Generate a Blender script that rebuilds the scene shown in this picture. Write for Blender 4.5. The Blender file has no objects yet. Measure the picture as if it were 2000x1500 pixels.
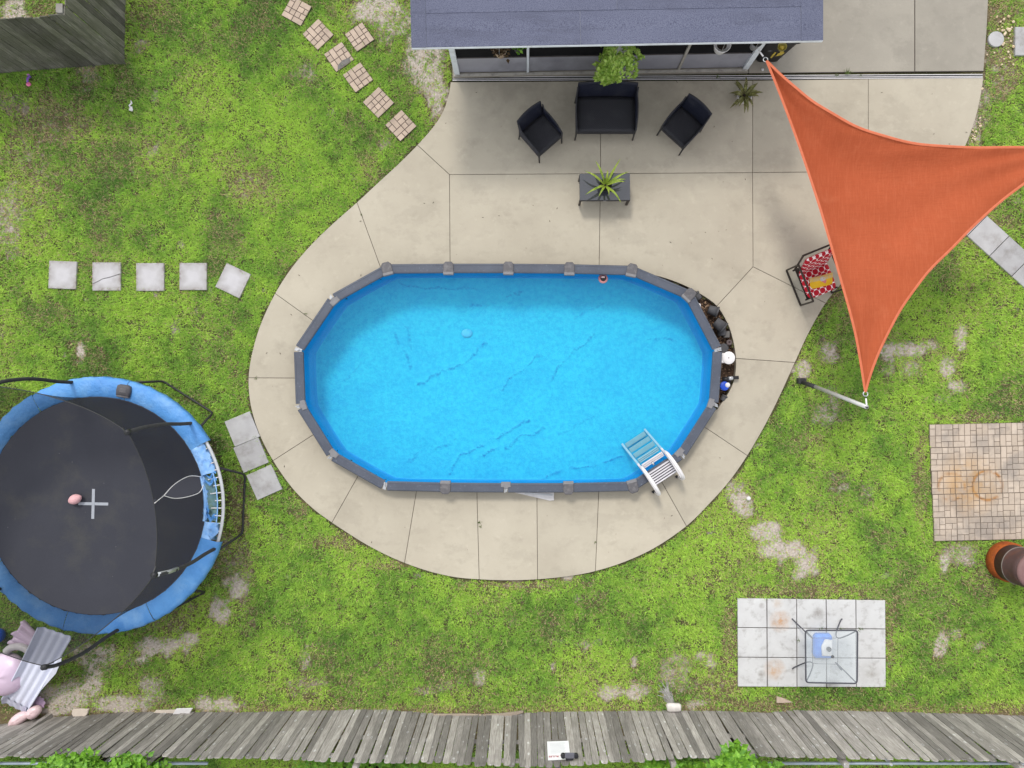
import bpy, bmesh, math, random
import numpy as np
from mathutils import Vector, Matrix

# ------------------------------------------------------------------ camera, sky, sun, exposure
SC = bpy.context.scene
COL = SC.collection
GS = 0.0105                    # metres per photo pixel on the ground
FPX = 1388.9                   # focal length in photo pixels
HC = GS * FPX                  # drone height
NX, NY = 1030.0, 765.0         # photo pixel straight below the drone
cam_data = bpy.data.cameras.new('camera')
cam_data.sensor_width = 36.0
cam_data.lens = 36.0 * FPX / 2000.0
cam_data.shift_x = -(NX - 1000.0) / 2000.0
cam_data.shift_y = (NY - 750.0) / 2000.0
cam_data.clip_start = 0.1
cam_data.clip_end = 2000.0
cam = bpy.data.objects.new('camera', cam_data)
cam.location = (0, 0, HC)
COL.objects.link(cam)
SC.camera = cam

SUN_DIR = Vector((0.24, -0.67, -1.0)).normalized()     # the way the light travels
SUN_EL = math.asin(-SUN_DIR.z)
SUN_AZ = math.atan2(-SUN_DIR.x, -SUN_DIR.y)            # clockwise from +Y
world = bpy.data.worlds.new('World')
SC.world = world
world.use_nodes = True
wn = world.node_tree
bg = wn.nodes['Background']
sky = wn.nodes.new('ShaderNodeTexSky')
sky.sky_type = 'NISHITA'
sky.sun_disc = False
sky.sun_elevation = SUN_EL
sky.sun_rotation = SUN_AZ
sky.air_density = 1.0
sky.dust_density = 0.6
sky.ozone_density = 1.0
hs = wn.nodes.new('ShaderNodeHueSaturation')
hs.inputs['Saturation'].default_value = 0.14
wn.links.new(sky.outputs[0], hs.inputs['Color'])
wn.links.new(hs.outputs[0], bg.inputs['Color'])
bg.inputs['Strength'].default_value = 0.15
sun_data = bpy.data.lights.new('sun', 'SUN')
sun_data.energy = 0.85
sun_data.angle = math.radians(11.0)
sun_data.color = (1.0, 0.95, 0.87)
sun = bpy.data.objects.new('sun', sun_data)
sun.rotation_euler = SUN_DIR.to_track_quat('-Z', 'Y').to_euler()
sun.location = (0, 0, 30)
COL.objects.link(sun)
SC.view_settings.view_transform = 'Standard'
SC.view_settings.look = 'None'
SC.view_settings.exposure = 1.20
SC.view_settings.gamma = 1.0
SC.view_settings.use_curve_mapping = False
SC.cycles.use_denoising = True
SC.cycles.max_bounces = 8
SC.cycles.transparent_max_bounces = 12
SC.cycles.caustics_reflective = False
SC.cycles.caustics_refractive = False

RND = random.Random(7)
NR = np.random.default_rng(11)
PI = math.pi


def P(px, py, z=0.0):
    """A point of the yard from where the photo shows it and how high it stands."""
    k = (HC - z) / HC
    return Vector(((px - NX) * GS * k, -(py - NY) * GS * k, z))


def topx(x, y, z):
    k = HC / (HC - z)
    return NX + x / GS * k, NY - y / GS * k


# ------------------------------------------------------------------ mesh helpers
class MB:
    def __init__(self):
        self.v = []
        self.f = []

    def add(self, vs, fs):
        o = len(self.v)
        self.v += [tuple(p) for p in vs]
        self.f += [tuple(i + o for i in f) for f in fs]
        return self

    def box(self, c, s, rz=0.0, m=None):
        x, y, z = s[0] / 2, s[1] / 2, s[2] / 2
        vs = [Vector(p) for p in ((-x, -y, -z), (x, -y, -z), (x, y, -z), (-x, y, -z), (-x, -y, z), (x, -y, z), (x, y, z), (-x, y, z))]
        R = m if m is not None else Matrix.Rotation(rz, 3, 'Z')
        vs = [R @ p + Vector(c) for p in vs]
        return self.add(vs, [(0, 3, 2, 1), (4, 5, 6, 7), (0, 1, 5, 4), (1, 2, 6, 5), (2, 3, 7, 6), (3, 0, 4, 7)])

    def bar(self, a, b, w, h, up=(0, 0, 1)):
        a, b = Vector(a), Vector(b)
        d = (b - a)
        L = d.length
        d.normalize()
        u = Vector(up)
        if abs(d.dot(u)) > 0.98:
            u = Vector((0, 1, 0))
        s = d.cross(u).normalized()
        n = s.cross(d)
        m = Matrix((d, s, n)).transposed()
        return self.box((a + b) / 2, (L, w, h), m=m)

    def prism(self, poly, z0, z1, cham=0.0):
        n = len(poly)
        area = sum(poly[i][0] * poly[(i + 1) % n][1] - poly[(i + 1) % n][0] * poly[i][1] for i in range(n))
        if area < 0:
            poly = poly[::-1]
        vs = [(p[0], p[1], z0) for p in poly]
        fs = [tuple(range(n - 1, -1, -1))]
        if cham > 0:
            ins = inset(poly, cham)
            vs += [(p[0], p[1], z1 - cham) for p in poly] + [(p[0], p[1], z1) for p in ins]
            for i in range(n):
                j = (i + 1) % n
                fs += [(i, j, n + j, n + i), (n + i, n + j, 2 * n + j, 2 * n + i)]
            fs.append(tuple(range(2 * n, 3 * n)))
        else:
            vs += [(p[0], p[1], z1) for p in poly]
            for i in range(n):
                j = (i + 1) % n
                fs.append((i, j, n + j, n + i))
            fs.append(tuple(range(n, 2 * n)))
        return self.add(vs, fs)

    def tube(self, pts, r, n=8, closed=False, cap=True):
        pts = [Vector(p) for p in pts]
        m = len(pts)
        rs = r if isinstance(r, (list, tuple)) else [r] * m
        vs, fs = [], []
        prev = None
        for i, p in enumerate(pts):
            if closed:
                d = pts[(i + 1) % m] - pts[i - 1]
            else:
                d = pts[min(i + 1, m - 1)] - pts[max(i - 1, 0)]
            d.normalize()
            if prev is None:
                u = Vector((0, 0, 1)) if abs(d.z) < 0.9 else Vector((1, 0, 0))
                s = d.cross(u).normalized()
            else:
                s = (prev - d * prev.dot(d)).normalized()
            prev = s
            t = d.cross(s)
            for k in range(n):
                a = 2 * PI * k / n
                vs.append(p + (s * math.cos(a) + t * math.sin(a)) * rs[i])
        for i in range(m if closed else m - 1):
            for k in range(n):
                a, b = i * n + k, i * n + (k + 1) % n
                c, d = ((i + 1) % m) * n + (k + 1) % n, ((i + 1) % m) * n + k
                fs.append((a, d, c, b))
        if cap and not closed:
            fs.append(tuple(range(n)))
            fs.append(tuple(range(m * n - 1, (m - 1) * n - 1, -1)))
        return self.add(vs, fs)

    def lathe(self, prof, n=24, c=(0, 0, 0), sx=1.0, sy=1.0):
        vs, fs = [], []
        for r, z in prof:
            for k in range(n):
                a = 2 * PI * k / n
                vs.append((c[0] + r * math.cos(a) * sx, c[1] + r * math.sin(a) * sy, c[2] + z))
        for i in range(len(prof) - 1):
            for k in range(n):
                fs.append((i * n + k, i * n + (k + 1) % n, (i + 1) * n + (k + 1) % n, (i + 1) * n + k))
        if prof[0][0] > 1e-6:
            fs.append(tuple(range(n - 1, -1, -1)))
        if prof[-1][0] > 1e-6:
            fs.append(tuple(range((len(prof) - 1) * n, len(prof) * n)))
        return self.add(vs, fs)

    def blob(self, c, r, nu=20, nv=12, amp=0.0, seed=0, rz=0.0):
        rr = random.Random(seed)
        ph = [rr.uniform(0, 6.28) for _ in range(6)]
        vs, fs = [], []
        for i in range(nv + 1):
            th = PI * i / nv
            for k in range(nu):
                a = 2 * PI * k / nu
                q = 1 + amp * (math.sin(3 * a + ph[0]) * math.sin(2 * th + ph[1]) + 0.6 * math.sin(5 * a + ph[2]) * math.sin(3 * th + ph[3]))
                x, y, z = r[0] * math.sin(th) * math.cos(a) * q, r[1] * math.sin(th) * math.sin(a) * q, r[2] * math.cos(th) * q
                vs.append((c[0] + x * math.cos(rz) - y * math.sin(rz), c[1] + x * math.sin(rz) + y * math.cos(rz), c[2] + z))
        for i in range(nv):
            for k in range(nu):
                fs.append((i * nu + k, (i + 1) * nu + k, (i + 1) * nu + (k + 1) % nu, i * nu + (k + 1) % nu))
        return self.add(vs, fs)

    def grid(self, fn, nu, nv):
        vs = [fn(i / nu, j / nv) for j in range(nv + 1) for i in range(nu + 1)]
        w = nu + 1
        fs = [(j * w + i, j * w + i + 1, (j + 1) * w + i + 1, (j + 1) * w + i) for j in range(nv) for i in range(nu)]
        return self.add(vs, fs)

    def mesh(self, name, smooth=False):
        me = bpy.data.meshes.new(name)
        me.from_pydata(self.v, [], self.f)
        me.update()
        if smooth:
            me.polygons.foreach_set('use_smooth', [True] * len(me.polygons))
        return me

    def build(self, name, mat, parent=None, smooth=False, bevel=0.0, loc=None, solid=0.0):
        o = bpy.data.objects.new(name, self.mesh(name, smooth))
        if mat:
            o.data.materials.append(mat)
        COL.objects.link(o)
        if parent is not None:
            o.parent = parent
        if loc is not None:
            o.location = loc
        if solid:
            md = o.modifiers.new('solid', 'SOLIDIFY')
            md.thickness = solid
            md.offset = 0
        if bevel:
            md = o.modifiers.new('bevel', 'BEVEL')
            md.width = bevel
            md.segments = 2
            md.limit_method = 'ANGLE'
            md.angle_limit = math.radians(40)
        return o


def inset(poly, d):
    n = len(poly)
    out = []
    for i in range(n):
        p0, p1, p2 = Vector(poly[i - 1][:2]), Vector(poly[i][:2]), Vector(poly[(i + 1) % n][:2])
        a, b = (p1 - p0), (p2 - p1)
        if a.length < 1e-9 or b.length < 1e-9:
            out.append((p1.x, p1.y))
            continue
        a.normalize()
        b.normalize()
        na, nb = Vector((-a.y, a.x)), Vector((-b.y, b.x))
        m = na + nb
        if m.length < 1e-6:
            out.append((p1.x, p1.y))
            continue
        m.normalize()
        k = min(d / max(m.dot(na), 0.25), d * 3)
        q = p1 + m * k
        out.append((q.x, q.y))
    return out


def ccw(poly):
    n = len(poly)
    a = sum(poly[i][0] * poly[(i + 1) % n][1] - poly[(i + 1) % n][0] * poly[i][1] for i in range(n))
    return poly if a > 0 else poly[::-1]


def catmull(pts, k=6, closed=False):
    pts = [Vector(p) for p in pts]
    n = len(pts)
    out = []
    for i in range(n if closed else n - 1):
        if closed:
            p0, p1, p2, p3 = pts[i - 1], pts[i], pts[(i + 1) % n], pts[(i + 2) % n]
        else:
            p0, p1, p2, p3 = pts[max(i - 1, 0)], pts[i], pts[i + 1], pts[min(i + 2, n - 1)]
        for j in range(k):
            t = j / k
            out.append(0.5 * ((2 * p1) + (p2 - p0) * t + (2 * p0 - 5 * p1 + 4 * p2 - p3) * t * t + (3 * p1 - p0 - 3 * p2 + p3) * t ** 3))
    if not closed:
        out.append(pts[-1])
    return out


def tag(o, label=None, cat=None, group=None, kind=None):
    if label:
        o['label'] = label
    if cat:
        o['category'] = cat
    if group:
        o['group'] = group
    if kind:
        o['kind'] = kind
    return o


def empty(name, loc=(0, 0, 0), rz=0.0):
    o = bpy.data.objects.new(name, None)
    o.empty_display_size = 0.2
    o.location = loc
    o.rotation_euler = (0, 0, rz)
    COL.objects.link(o)
    return o


def place(name, me, mat_, parent=None, loc=(0, 0, 0), rot=(0, 0, 0), scale=(1, 1, 1)):
    o = bpy.data.objects.new(name, me)
    if mat_ and not me.materials:
        me.materials.append(mat_)
    o.location = loc
    o.rotation_euler = rot
    o.scale = scale
    COL.objects.link(o)
    if parent is not None:
        o.parent = parent
    return o


# ------------------------------------------------------------------ material helpers
class NT:
    def __init__(self, name):
        self.m = bpy.data.materials.new(name)
        self.m.use_nodes = True
        self.t = self.m.node_tree
        self.b = self.t.nodes['Principled BSDF']
        self.out = self.t.nodes['Material Output']

    def n(self, typ, **kw):
        o = self.t.nodes.new(typ)
        for k, v in kw.items():
            if k in o.inputs:
                o.inputs[k].default_value = v
            else:
                setattr(o, k, v)
        return o

    def l(self, a, b):
        self.t.links.new(a, b)

    def coord(self, kind='Object', scale=(1, 1, 1), rnd=False):
        if kind == 'World':
            src = self.n('ShaderNodeNewGeometry').outputs['Position']
        else:
            src = self.n('ShaderNodeTexCoord').outputs[kind]
        mp = self.n('ShaderNodeMapping')
        mp.inputs['Scale'].default_value = scale
        self.l(src, mp.inputs['Vector'])
        if rnd:
            oi = self.n('ShaderNodeObjectInfo')
            cm = self.n('ShaderNodeMath', operation='MULTIPLY')
            cm.inputs[1].default_value = 37.0
            self.l(oi.outputs['Random'], cm.inputs[0])
            self.l(cm.outputs[0], mp.inputs['Location'])
        return mp.outputs[0]

    def noise(self, vec, scale, detail=4, rough=0.55, lo=0.3, hi=0.7):
        t = self.n('ShaderNodeTexNoise')
        t.inputs['Scale'].default_value = scale
        t.inputs['Detail'].default_value = detail
        t.inputs['Roughness'].default_value = rough
        self.l(vec, t.inputs['Vector'])
        r = self.n('ShaderNodeMapRange')
        r.inputs['From Min'].default_value = lo
        r.inputs['From Max'].default_value = hi
        self.l(t.outputs['Fac'], r.inputs['Value'])
        return r.outputs[0]

    def rng(self, v, a, b, c=0.0, d=1.0):
        r = self.n('ShaderNodeMapRange')
        for k, x in zip(('From Min', 'From Max', 'To Min', 'To Max'), (a, b, c, d)):
            r.inputs[k].default_value = x
        self.l(v, r.inputs['Value'])
        return r.outputs[0]

    def math(self, op, a, b=None):
        m = self.n('ShaderNodeMath', operation=op)
        for i, x in enumerate((a, b)):
            if x is None:
                continue
            if isinstance(x, (int, float)):
                m.inputs[i].default_value = x
            else:
                self.l(x, m.inputs[i])
        return m.outputs[0]

    def mix(self, fac, a, b, blend='MIX'):
        m = self.n('ShaderNodeMix', data_type='RGBA', blend_type=blend)
        for s, x in ((m.inputs[0], fac), (m.inputs[6], a), (m.inputs[7], b)):
            if isinstance(x, (int, float)):
                s.default_value = x
            elif isinstance(x, tuple):
                s.default_value = x if len(x) == 4 else (*x, 1)
            else:
                self.l(x, s)
        return m.outputs[2]

    def bump(self, h, strength=0.3, dist=0.01):
        b = self.n('ShaderNodeBump')
        b.inputs['Strength'].default_value = strength
        b.inputs['Distance'].default_value = dist
        self.l(h, b.inputs['Height'])
        self.l(b.outputs[0], self.b.inputs['Normal'])

    def base(self, c, rough=0.7, spec=0.3, metal=0.0):
        if isinstance(c, tuple):
            self.b.inputs['Base Color'].default_value = (*c[:3], 1)
        else:
            self.l(c, self.b.inputs['Base Color'])
        self.b.inputs['Roughness'].default_value = rough
        self.b.inputs['Specular IOR Level'].default_value = spec
        self.b.inputs['Metallic'].default_value = metal
        return self.m


def simple(name, c1, c2=None, scale=8.0, rough=0.6, spec=0.3, metal=0.0, bump=0.15, bscale=60.0, bdist=0.004, coord='Object', stretch=(1, 1, 1), rnd=0.0, dirt=None, dscale=3.0, damt=0.5):
    """Two-tone mottled surface with fine relief, object-to-object variation and optional dirt."""
    t = NT(name)
    v = t.coord(coord, stretch, rnd=coord == 'Object')
    c2 = c2 or tuple(x * 0.75 for x in c1)
    col = t.mix(t.noise(v, scale), c1, c2)
    if dirt:
        col = t.mix(t.math('MULTIPLY', t.noise(v, dscale, 6, 0.65, 0.5, 0.75), damt), col, dirt)
    if rnd:
        oi = t.n('ShaderNodeObjectInfo')
        k = t.rng(oi.outputs['Random'], 0, 1, 1 - rnd, 1 + rnd)
        cc = t.n('ShaderNodeCombineColor')
        for i in range(3):
            t.l(k, cc.inputs[i])
        col = t.mix(1.0, col, cc.outputs[0], 'MULTIPLY')
    if bump:
        t.bump(t.noise(v, bscale, 3), bump, bdist)
    return t.base(col, rough, spec, metal)


M = {}
M['metal_grey'] = simple('galvanized_metal', (0.50, 0.51, 0.52), (0.40, 0.41, 0.43), rough=0.38, metal=0.7, bump=0.05)
M['black_metal'] = simple('black_tube', (0.02, 0.02, 0.022), (0.03, 0.03, 0.03), rough=0.5, bump=0.05)
M['dark_brown_metal'] = simple('dark_brown_metal', (0.035, 0.027, 0.022), (0.022, 0.018, 0.015), rough=0.45, bump=0.05)
M['white_paint'] = simple('white_paint', (0.66, 0.70, 0.74), (0.58, 0.62, 0.66), scale=4, rough=0.45, dirt=(0.30, 0.29, 0.26), dscale=5, damt=0.5)
M['white_plastic'] = simple('white_plastic', (0.72, 0.70, 0.70), (0.62, 0.60, 0.60), rough=0.4, bump=0.04, dirt=(0.4, 0.36, 0.32), damt=0.3)
M['black_plastic'] = simple('black_plastic', (0.012, 0.012, 0.014), (0.02, 0.02, 0.022), rough=0.45, bump=0.1)
M['soil'] = simple('potting_soil', (0.05, 0.035, 0.025), (0.02, 0.015, 0.01), scale=30, rough=0.95, bump=0.8, bscale=50, bdist=0.02)
M['screen'] = simple('insect_screen', (0.006, 0.006, 0.007), (0.010, 0.010, 0.011), scale=3, rough=0.75, spec=0.1, bump=0)  # opaque near-black: the dark porch interior is put into the screen colour
M['lead'] = simple('kick_panel_metal', (0.42, 0.42, 0.47), (0.32, 0.32, 0.37), scale=1.5, rough=0.35, metal=0.35, bump=0.03, dirt=(0.12, 0.12, 0.13), dscale=1.2, damt=0.5)


def concrete_material(name, c1, c2, house_stain=False):
    t = NT(name)
    v = t.coord('World')
    col = t.mix(t.noise(v, 0.55, 5, 0.6, 0.32, 0.68), c1, c2)
    col = t.mix(t.math('MULTIPLY', t.noise(v, 2.7, 6, 0.65, 0.52, 0.8), 0.35), col, tuple(x * 0.62 for x in c2))
    col = t.mix(t.math('MULTIPLY', t.noise(v, 5.5, 5, 0.6, 0.58, 0.78), 0.45), col, tuple(min(1, x * 1.18) for x in c1))
    spk = t.n('ShaderNodeTexNoise')
    spk.inputs['Scale'].default_value = 150
    t.l(v, spk.inputs['Vector'])
    col = t.mix(t.rng(spk.outputs['Fac'], 0.35, 0.65, 0, 0.16), col, tuple(x * 0.6 for x in c1))
    vo = t.n('ShaderNodeTexVoronoi')
    vo.inputs['Scale'].default_value = 1.3
    t.l(v, vo.inputs['Vector'])
    col = t.mix(t.rng(vo.outputs['Distance'], 0.02, 0.05, 0.3, 0.0), col, (0.20, 0.18, 0.14))
    if house_stain:
        sp = t.n('ShaderNodeSeparateXYZ')
        t.l(v, sp.inputs[0])
        band = t.math('MULTIPLY', t.rng(sp.outputs['Y'], 4.9, 5.9, 0, 1), t.rng(sp.outputs['X'], 3.9, 5.4, 1, 0))
        band = t.math('MULTIPLY', band, t.rng(sp.outputs['X'], -1.42, -0.9, 0, 1))
        mould = t.math('MULTIPLY', band, t.noise(v, 1.5, 7, 0.68, 0.36, 0.62))
        col = t.mix(t.math('MULTIPLY', mould, 0.30), col, (0.13, 0.125, 0.11))
    oi = t.n('ShaderNodeObjectInfo')
    kk = t.rng(oi.outputs['Random'], 0, 1, 0.95, 1.05)
    cc = t.n('ShaderNodeCombineColor')
    for i in range(3):
        t.l(kk, cc.inputs[i])
    col = t.mix(1.0, col, cc.outputs[0], 'MULTIPLY')
    pool_ = t.noise(t.coord('World', (0.8, 1.1, 1)), 0.9, 6, 0.7, 0.54, 0.60)
    col = t.mix(t.math('MULTIPLY', pool_, 0.16), col, tuple(x * 0.55 for x in c2))
    rg = t.noise(v, 18, 6, 0.6)
    t.bump(t.math('ADD', rg, t.math('MULTIPLY', spk.outputs['Fac'], 0.6)), 0.18, 0.006)
    return t.base(col, 0.85, 0.2)


M['concrete'] = concrete_material('broom_finished_concrete', (0.445, 0.403, 0.322), (0.375, 0.335, 0.265), True)
M['old_concrete'] = concrete_material('old_concrete', (0.31, 0.285, 0.24), (0.245, 0.225, 0.19))
M['paver'] = simple('grey_concrete_paver', (0.40, 0.395, 0.395), (0.325, 0.318, 0.32), scale=3.5, rough=0.88, bump=0.35, bscale=70, bdist=0.006, rnd=0.08, dirt=(0.17, 0.15, 0.13), dscale=4, damt=0.55)
M['paver_white'] = simple('white_concrete_paver', (0.56, 0.55, 0.535), (0.47, 0.46, 0.445), scale=2.5, rough=0.88, bump=0.3, bscale=70, bdist=0.006, rnd=0.06, dirt=(0.19, 0.17, 0.15), dscale=5, damt=0.6)
t = NT('stained_white_paver')
v = t.coord('World')
c = t.mix(t.noise(v, 2.5, 5), (0.53, 0.53, 0.525), (0.46, 0.455, 0.45))
c = t.mix(t.math('MULTIPLY', t.noise(v, 6, 6, 0.65, 0.52, 0.75), 0.6), c, (0.19, 0.17, 0.15))
for (sx_, sy_, sr_, sa_, sc_) in ((1524, 1213, 0.26, 0.95, (0.42, 0.22, 0.09)), (1518, 1178, 0.14, 0.5, (0.40, 0.26, 0.14)), (1513, 1308, 0.26, 0.9, (0.44, 0.26, 0.13)), (1488, 1183, 0.07, 0.9, (0.13, 0.10, 0.08)), (1598, 1199, 0.15, 0.8, (0.17, 0.15, 0.13)), (1488, 1316, 0.10, 0.8, (0.17, 0.14, 0.11)), (1625, 1338, 0.2, 0.8, (0.10, 0.09, 0.08)), (1700, 1315, 0.3, 0.5, (0.22, 0.20, 0.17))):
    q_ = P(sx_, sy_)
    d_ = t.n('ShaderNodeVectorMath', operation='DISTANCE')
    t.l(v, d_.inputs[0])
    d_.inputs[1].default_value = (q_.x, q_.y, 0.0)
    c = t.mix(t.math('MULTIPLY', t.rng(d_.outputs['Value'], 0.02, sr_, sa_, 0), t.noise(v, 7, 6, 0.65, 0.30, 0.62)), c, sc_)
t.bump(t.noise(v, 70, 3), 0.3, 0.006)
M['paver_rust'] = t.base(c, 0.88, 0.2)
M['brick_tan'] = simple('tan_moulded_brick', (0.45, 0.355, 0.28), (0.37, 0.29, 0.23), scale=6, rough=0.88, bump=0.35, bscale=80, bdist=0.005, rnd=0.1, dirt=(0.18, 0.15, 0.13), dscale=5, damt=0.45)
M['grout'] = simple('dark_joint', (0.09, 0.07, 0.055), (0.05, 0.04, 0.035), scale=20, rough=0.95)


def pad_brick_material():
    t = NT('stained_pad_brick')
    v = t.coord('World')
    oi = t.n('ShaderNodeObjectInfo')
    col = t.mix(oi.outputs['Random'], (0.48, 0.40, 0.325), (0.385, 0.315, 0.25))
    col = t.mix(t.math('MULTIPLY', t.noise(v, 1.6, 6, 0.6, 0.45, 0.62), 0.62), col, (0.20, 0.18, 0.165))
    col = t.mix(t.math('MULTIPLY', t.noise(v, 7, 6, 0.6, 0.52, 0.75), 0.4), col, (0.16, 0.14, 0.125))
    ctr = P(1905, 950)
    for (cx, cy, r, w, a) in ((1928, 948, 0.30, 0.05, 1.0), (1858, 950, 0.27, 0.05, 0.7)):
        c = P(cx, cy)
        d = t.n('ShaderNodeVectorMath', operation='DISTANCE')
        t.l(v, d.inputs[0])
        d.inputs[1].default_value = (c.x, c.y, 0.03)
        e = t.math('ABSOLUTE', t.math('SUBTRACT', d.outputs['Value'], r))
        ring = t.math('MULTIPLY', t.rng(e, 0.0, w, a, 0), t.noise(v, 4, 4, 0.6, 0.4, 0.55))
        col = t.mix(ring, col, (0.28, 0.12, 0.03))
    d = t.n('ShaderNodeVectorMath', operation='DISTANCE')
    t.l(v, d.inputs[0])
    d.inputs[1].default_value = (ctr.x - 0.15, ctr.y + 0.05, 0.03)
    blotch = t.math('MULTIPLY', t.rng(d.outputs['Value'], 0.05, 0.75, 1.0, 0), t.noise(v, 2.6, 6, 0.65, 0.34, 0.6))
    col = t.mix(blotch, col, (0.42, 0.24, 0.085))
    t.bump(t.noise(v, 90, 3), 0.3, 0.005)
    return t.base(col, 0.88, 0.2)


M['pad_brick'] = pad_brick_material()


def wood_material(name, c1, c2, dark, knots=True, moss=None):
    t = NT(name)
    v = t.coord('Object', (1, 1, 1), True)
    g = t.coord('Object', (14, 14, 0.9), True)
    grain = t.noise(g, 4.0, 7, 0.62, 0.36, 0.64)
    col = t.mix(grain, c1, c2)
    fine = t.noise(t.coord('Object', (60, 60, 1.6), True), 3.0, 5, 0.6, 0.42, 0.66)
    col = t.mix(t.math('MULTIPLY', fine, 0.6), col, dark)
    big = t.noise(v, 1.7, 4, 0.5, 0.4, 0.62)
    col = t.mix(t.math('MULTIPLY', big, 0.4), col, tuple(x * 0.6 for x in c2))
    if knots:
        vo = t.n('ShaderNodeTexVoronoi')
        vo.inputs['Scale'].default_value = 1.0
        t.l(t.coord('Object', (7, 7, 3.5), True), vo.inputs['Vector'])
        col = t.mix(t.rng(vo.outputs['Distance'], 0.10, 0.17, 0.75, 0), col, tuple(min(0.6, x * 1.7) for x in c1))
        col = t.mix(t.rng(vo.outputs['Distance'], 0.04, 0.08, 0.8, 0), col, dark)
    if moss:
        col = t.mix(t.math('MULTIPLY', t.noise(t.coord('World'), 2.2, 5, 0.6, 0.4, 0.65), 0.55), col, moss)
    oi = t.n('ShaderNodeObjectInfo')
    k = t.rng(oi.outputs['Random'], 0, 1, 0.58, 1.28)
    cc = t.n('ShaderNodeCombineColor')
    for i in range(3):
        t.l(k, cc.inputs[i])
    col = t.mix(1.0, col, cc.outputs[0], 'MULTIPLY')
    t.bump(t.math('ADD', grain, fine), 0.5, 0.006)
    return t.base(col, 0.88, 0.15)


M['fence_wood'] = wood_material('weathered_grey_wood', (0.47, 0.44, 0.41), (0.31, 0.285, 0.26), (0.09, 0.08, 0.07))
M['fence_dark'] = wood_material('mossy_dark_wood', (0.26, 0.25, 0.215), (0.125, 0.122, 0.10), (0.036, 0.034, 0.027), False, (0.085, 0.09, 0.055))
M['scrap_wood'] = wood_material('bleached_scrap_wood', (0.50, 0.42, 0.34), (0.40, 0.33, 0.26), (0.2, 0.16, 0.12), False)


# ------------------------------------------------------------------ numpy noise
def vnoise(x, y, seed):
    tab = np.random.default_rng(seed).random((256, 256))
    xi, yi = np.floor(x).astype(int), np.floor(y).astype(int)
    fx, fy = x - xi, y - yi
    fx, fy = fx * fx * (3 - 2 * fx), fy * fy * (3 - 2 * fy)
    a, b = tab[xi & 255, yi & 255], tab[(xi + 1) & 255, yi & 255]
    c, d = tab[xi & 255, (yi + 1) & 255], tab[(xi + 1) & 255, (yi + 1) & 255]
    return (a * (1 - fx) + b * fx) * (1 - fy) + (c * (1 - fx) + d * fx) * fy


def fbm(x, y, seed, octv=4):
    s, a, t = 0, 1.0, 0
    for o in range(octv):
        s = s + a * vnoise(x * 2 ** o + 17.3 * o, y * 2 ** o - 9.1 * o, seed + o)
        t += a
        a *= 0.55
    return s / t


def sstep(a, b, x):
    t = np.clip((x - a) / (b - a), 0, 1)
    return t * t * (3 - 2 * t)


# ------------------------------------------------------------------ outlines (photo pixels on the ground plane)
OUT_KEYS = [(880, 160), (876, 185), (866, 215), (848, 245), (815, 283), (780, 318), (740, 355), (697, 395), (655, 432), (610, 475), (570, 522), (537, 573),
            (510, 630), (493, 685), (485, 738), (489, 790), (505, 845), (533, 900), (570, 953), (610, 993), (648, 1021), (700, 1055), (745, 1080), (790, 1100),
            (840, 1117), (890, 1128), (936, 1132), (990, 1134), (1050, 1132), (1110, 1126), (1163, 1116), (1220, 1098), (1280, 1070), (1341, 1028), (1385, 985),
            (1425, 940), (1460, 890), (1495, 830), (1525, 770), (1553, 708), (1580, 650), (1613, 592), (1650, 548), (1710, 492), (1780, 430), (1836, 370), (1868, 322),
            (1890, 275), (1906, 230), (1916, 185), (1921, 152)]
OUTER = [(v.x, v.y) for v in catmull([(a, b, 0) for a, b in OUT_KEYS], 5)]
RIM = [(756, 525), (876, 524), (993, 524), (1112, 525), (1234, 528), (1346, 576), (1402, 683), (1394, 790), (1331, 888), (1236, 950), (1110, 953), (988, 953), (870, 952),
       (752, 949), (648, 890), (587, 793), (583, 683), (650, 584)]
ZR = 0.30
RIMW = [P(a, b, ZR) for a, b in RIM]
GAP = [(1243, 531), (1290, 541), (1335, 557), (1372, 577), (1400, 598), (1420, 630), (1431, 662), (1437, 700), (1435, 735), (1424, 765), (1400, 800)]
INNER = []
for i in range(len(RIM)):
    a, b = RIM[i], RIM[(i + 1) % len(RIM)]
    if i in (4, 5, 6):
        continue
    for k in range(8):
        t = k / 8
        q = P(a[0] * (1 - t) + b[0] * t, a[1] * (1 - t) + b[1] * t, ZR)
        INNER.append((q.x / GS + NX, NY - q.y / GS))
    if i == 3:
        for v in catmull([(g[0], g[1], 0) for g in GAP], 4):
            INNER.append((v.x, v.y))


def near(poly, p):
    return min(range(len(poly)), key=lambda i: (poly[i][0] - p[0]) ** 2 + (poly[i][1] - p[1]) ** 2)


def outer_run(a, b):
    i, j = near(OUTER, a), near(OUTER, b)
    return OUTER[i:j + 1] if i <= j else OUTER[j:i + 1][::-1]


def inner_run(a, b):
    n = len(INNER)
    i, j = near(INNER, a), near(INNER, b)
    f = [INNER[(i + k) % n] for k in range((j - i) % n + 1)]
    g = [INNER[(i - k) % n] for k in range((i - j) % n + 1)]
    return f if len(f) <= len(g) else g


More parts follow.
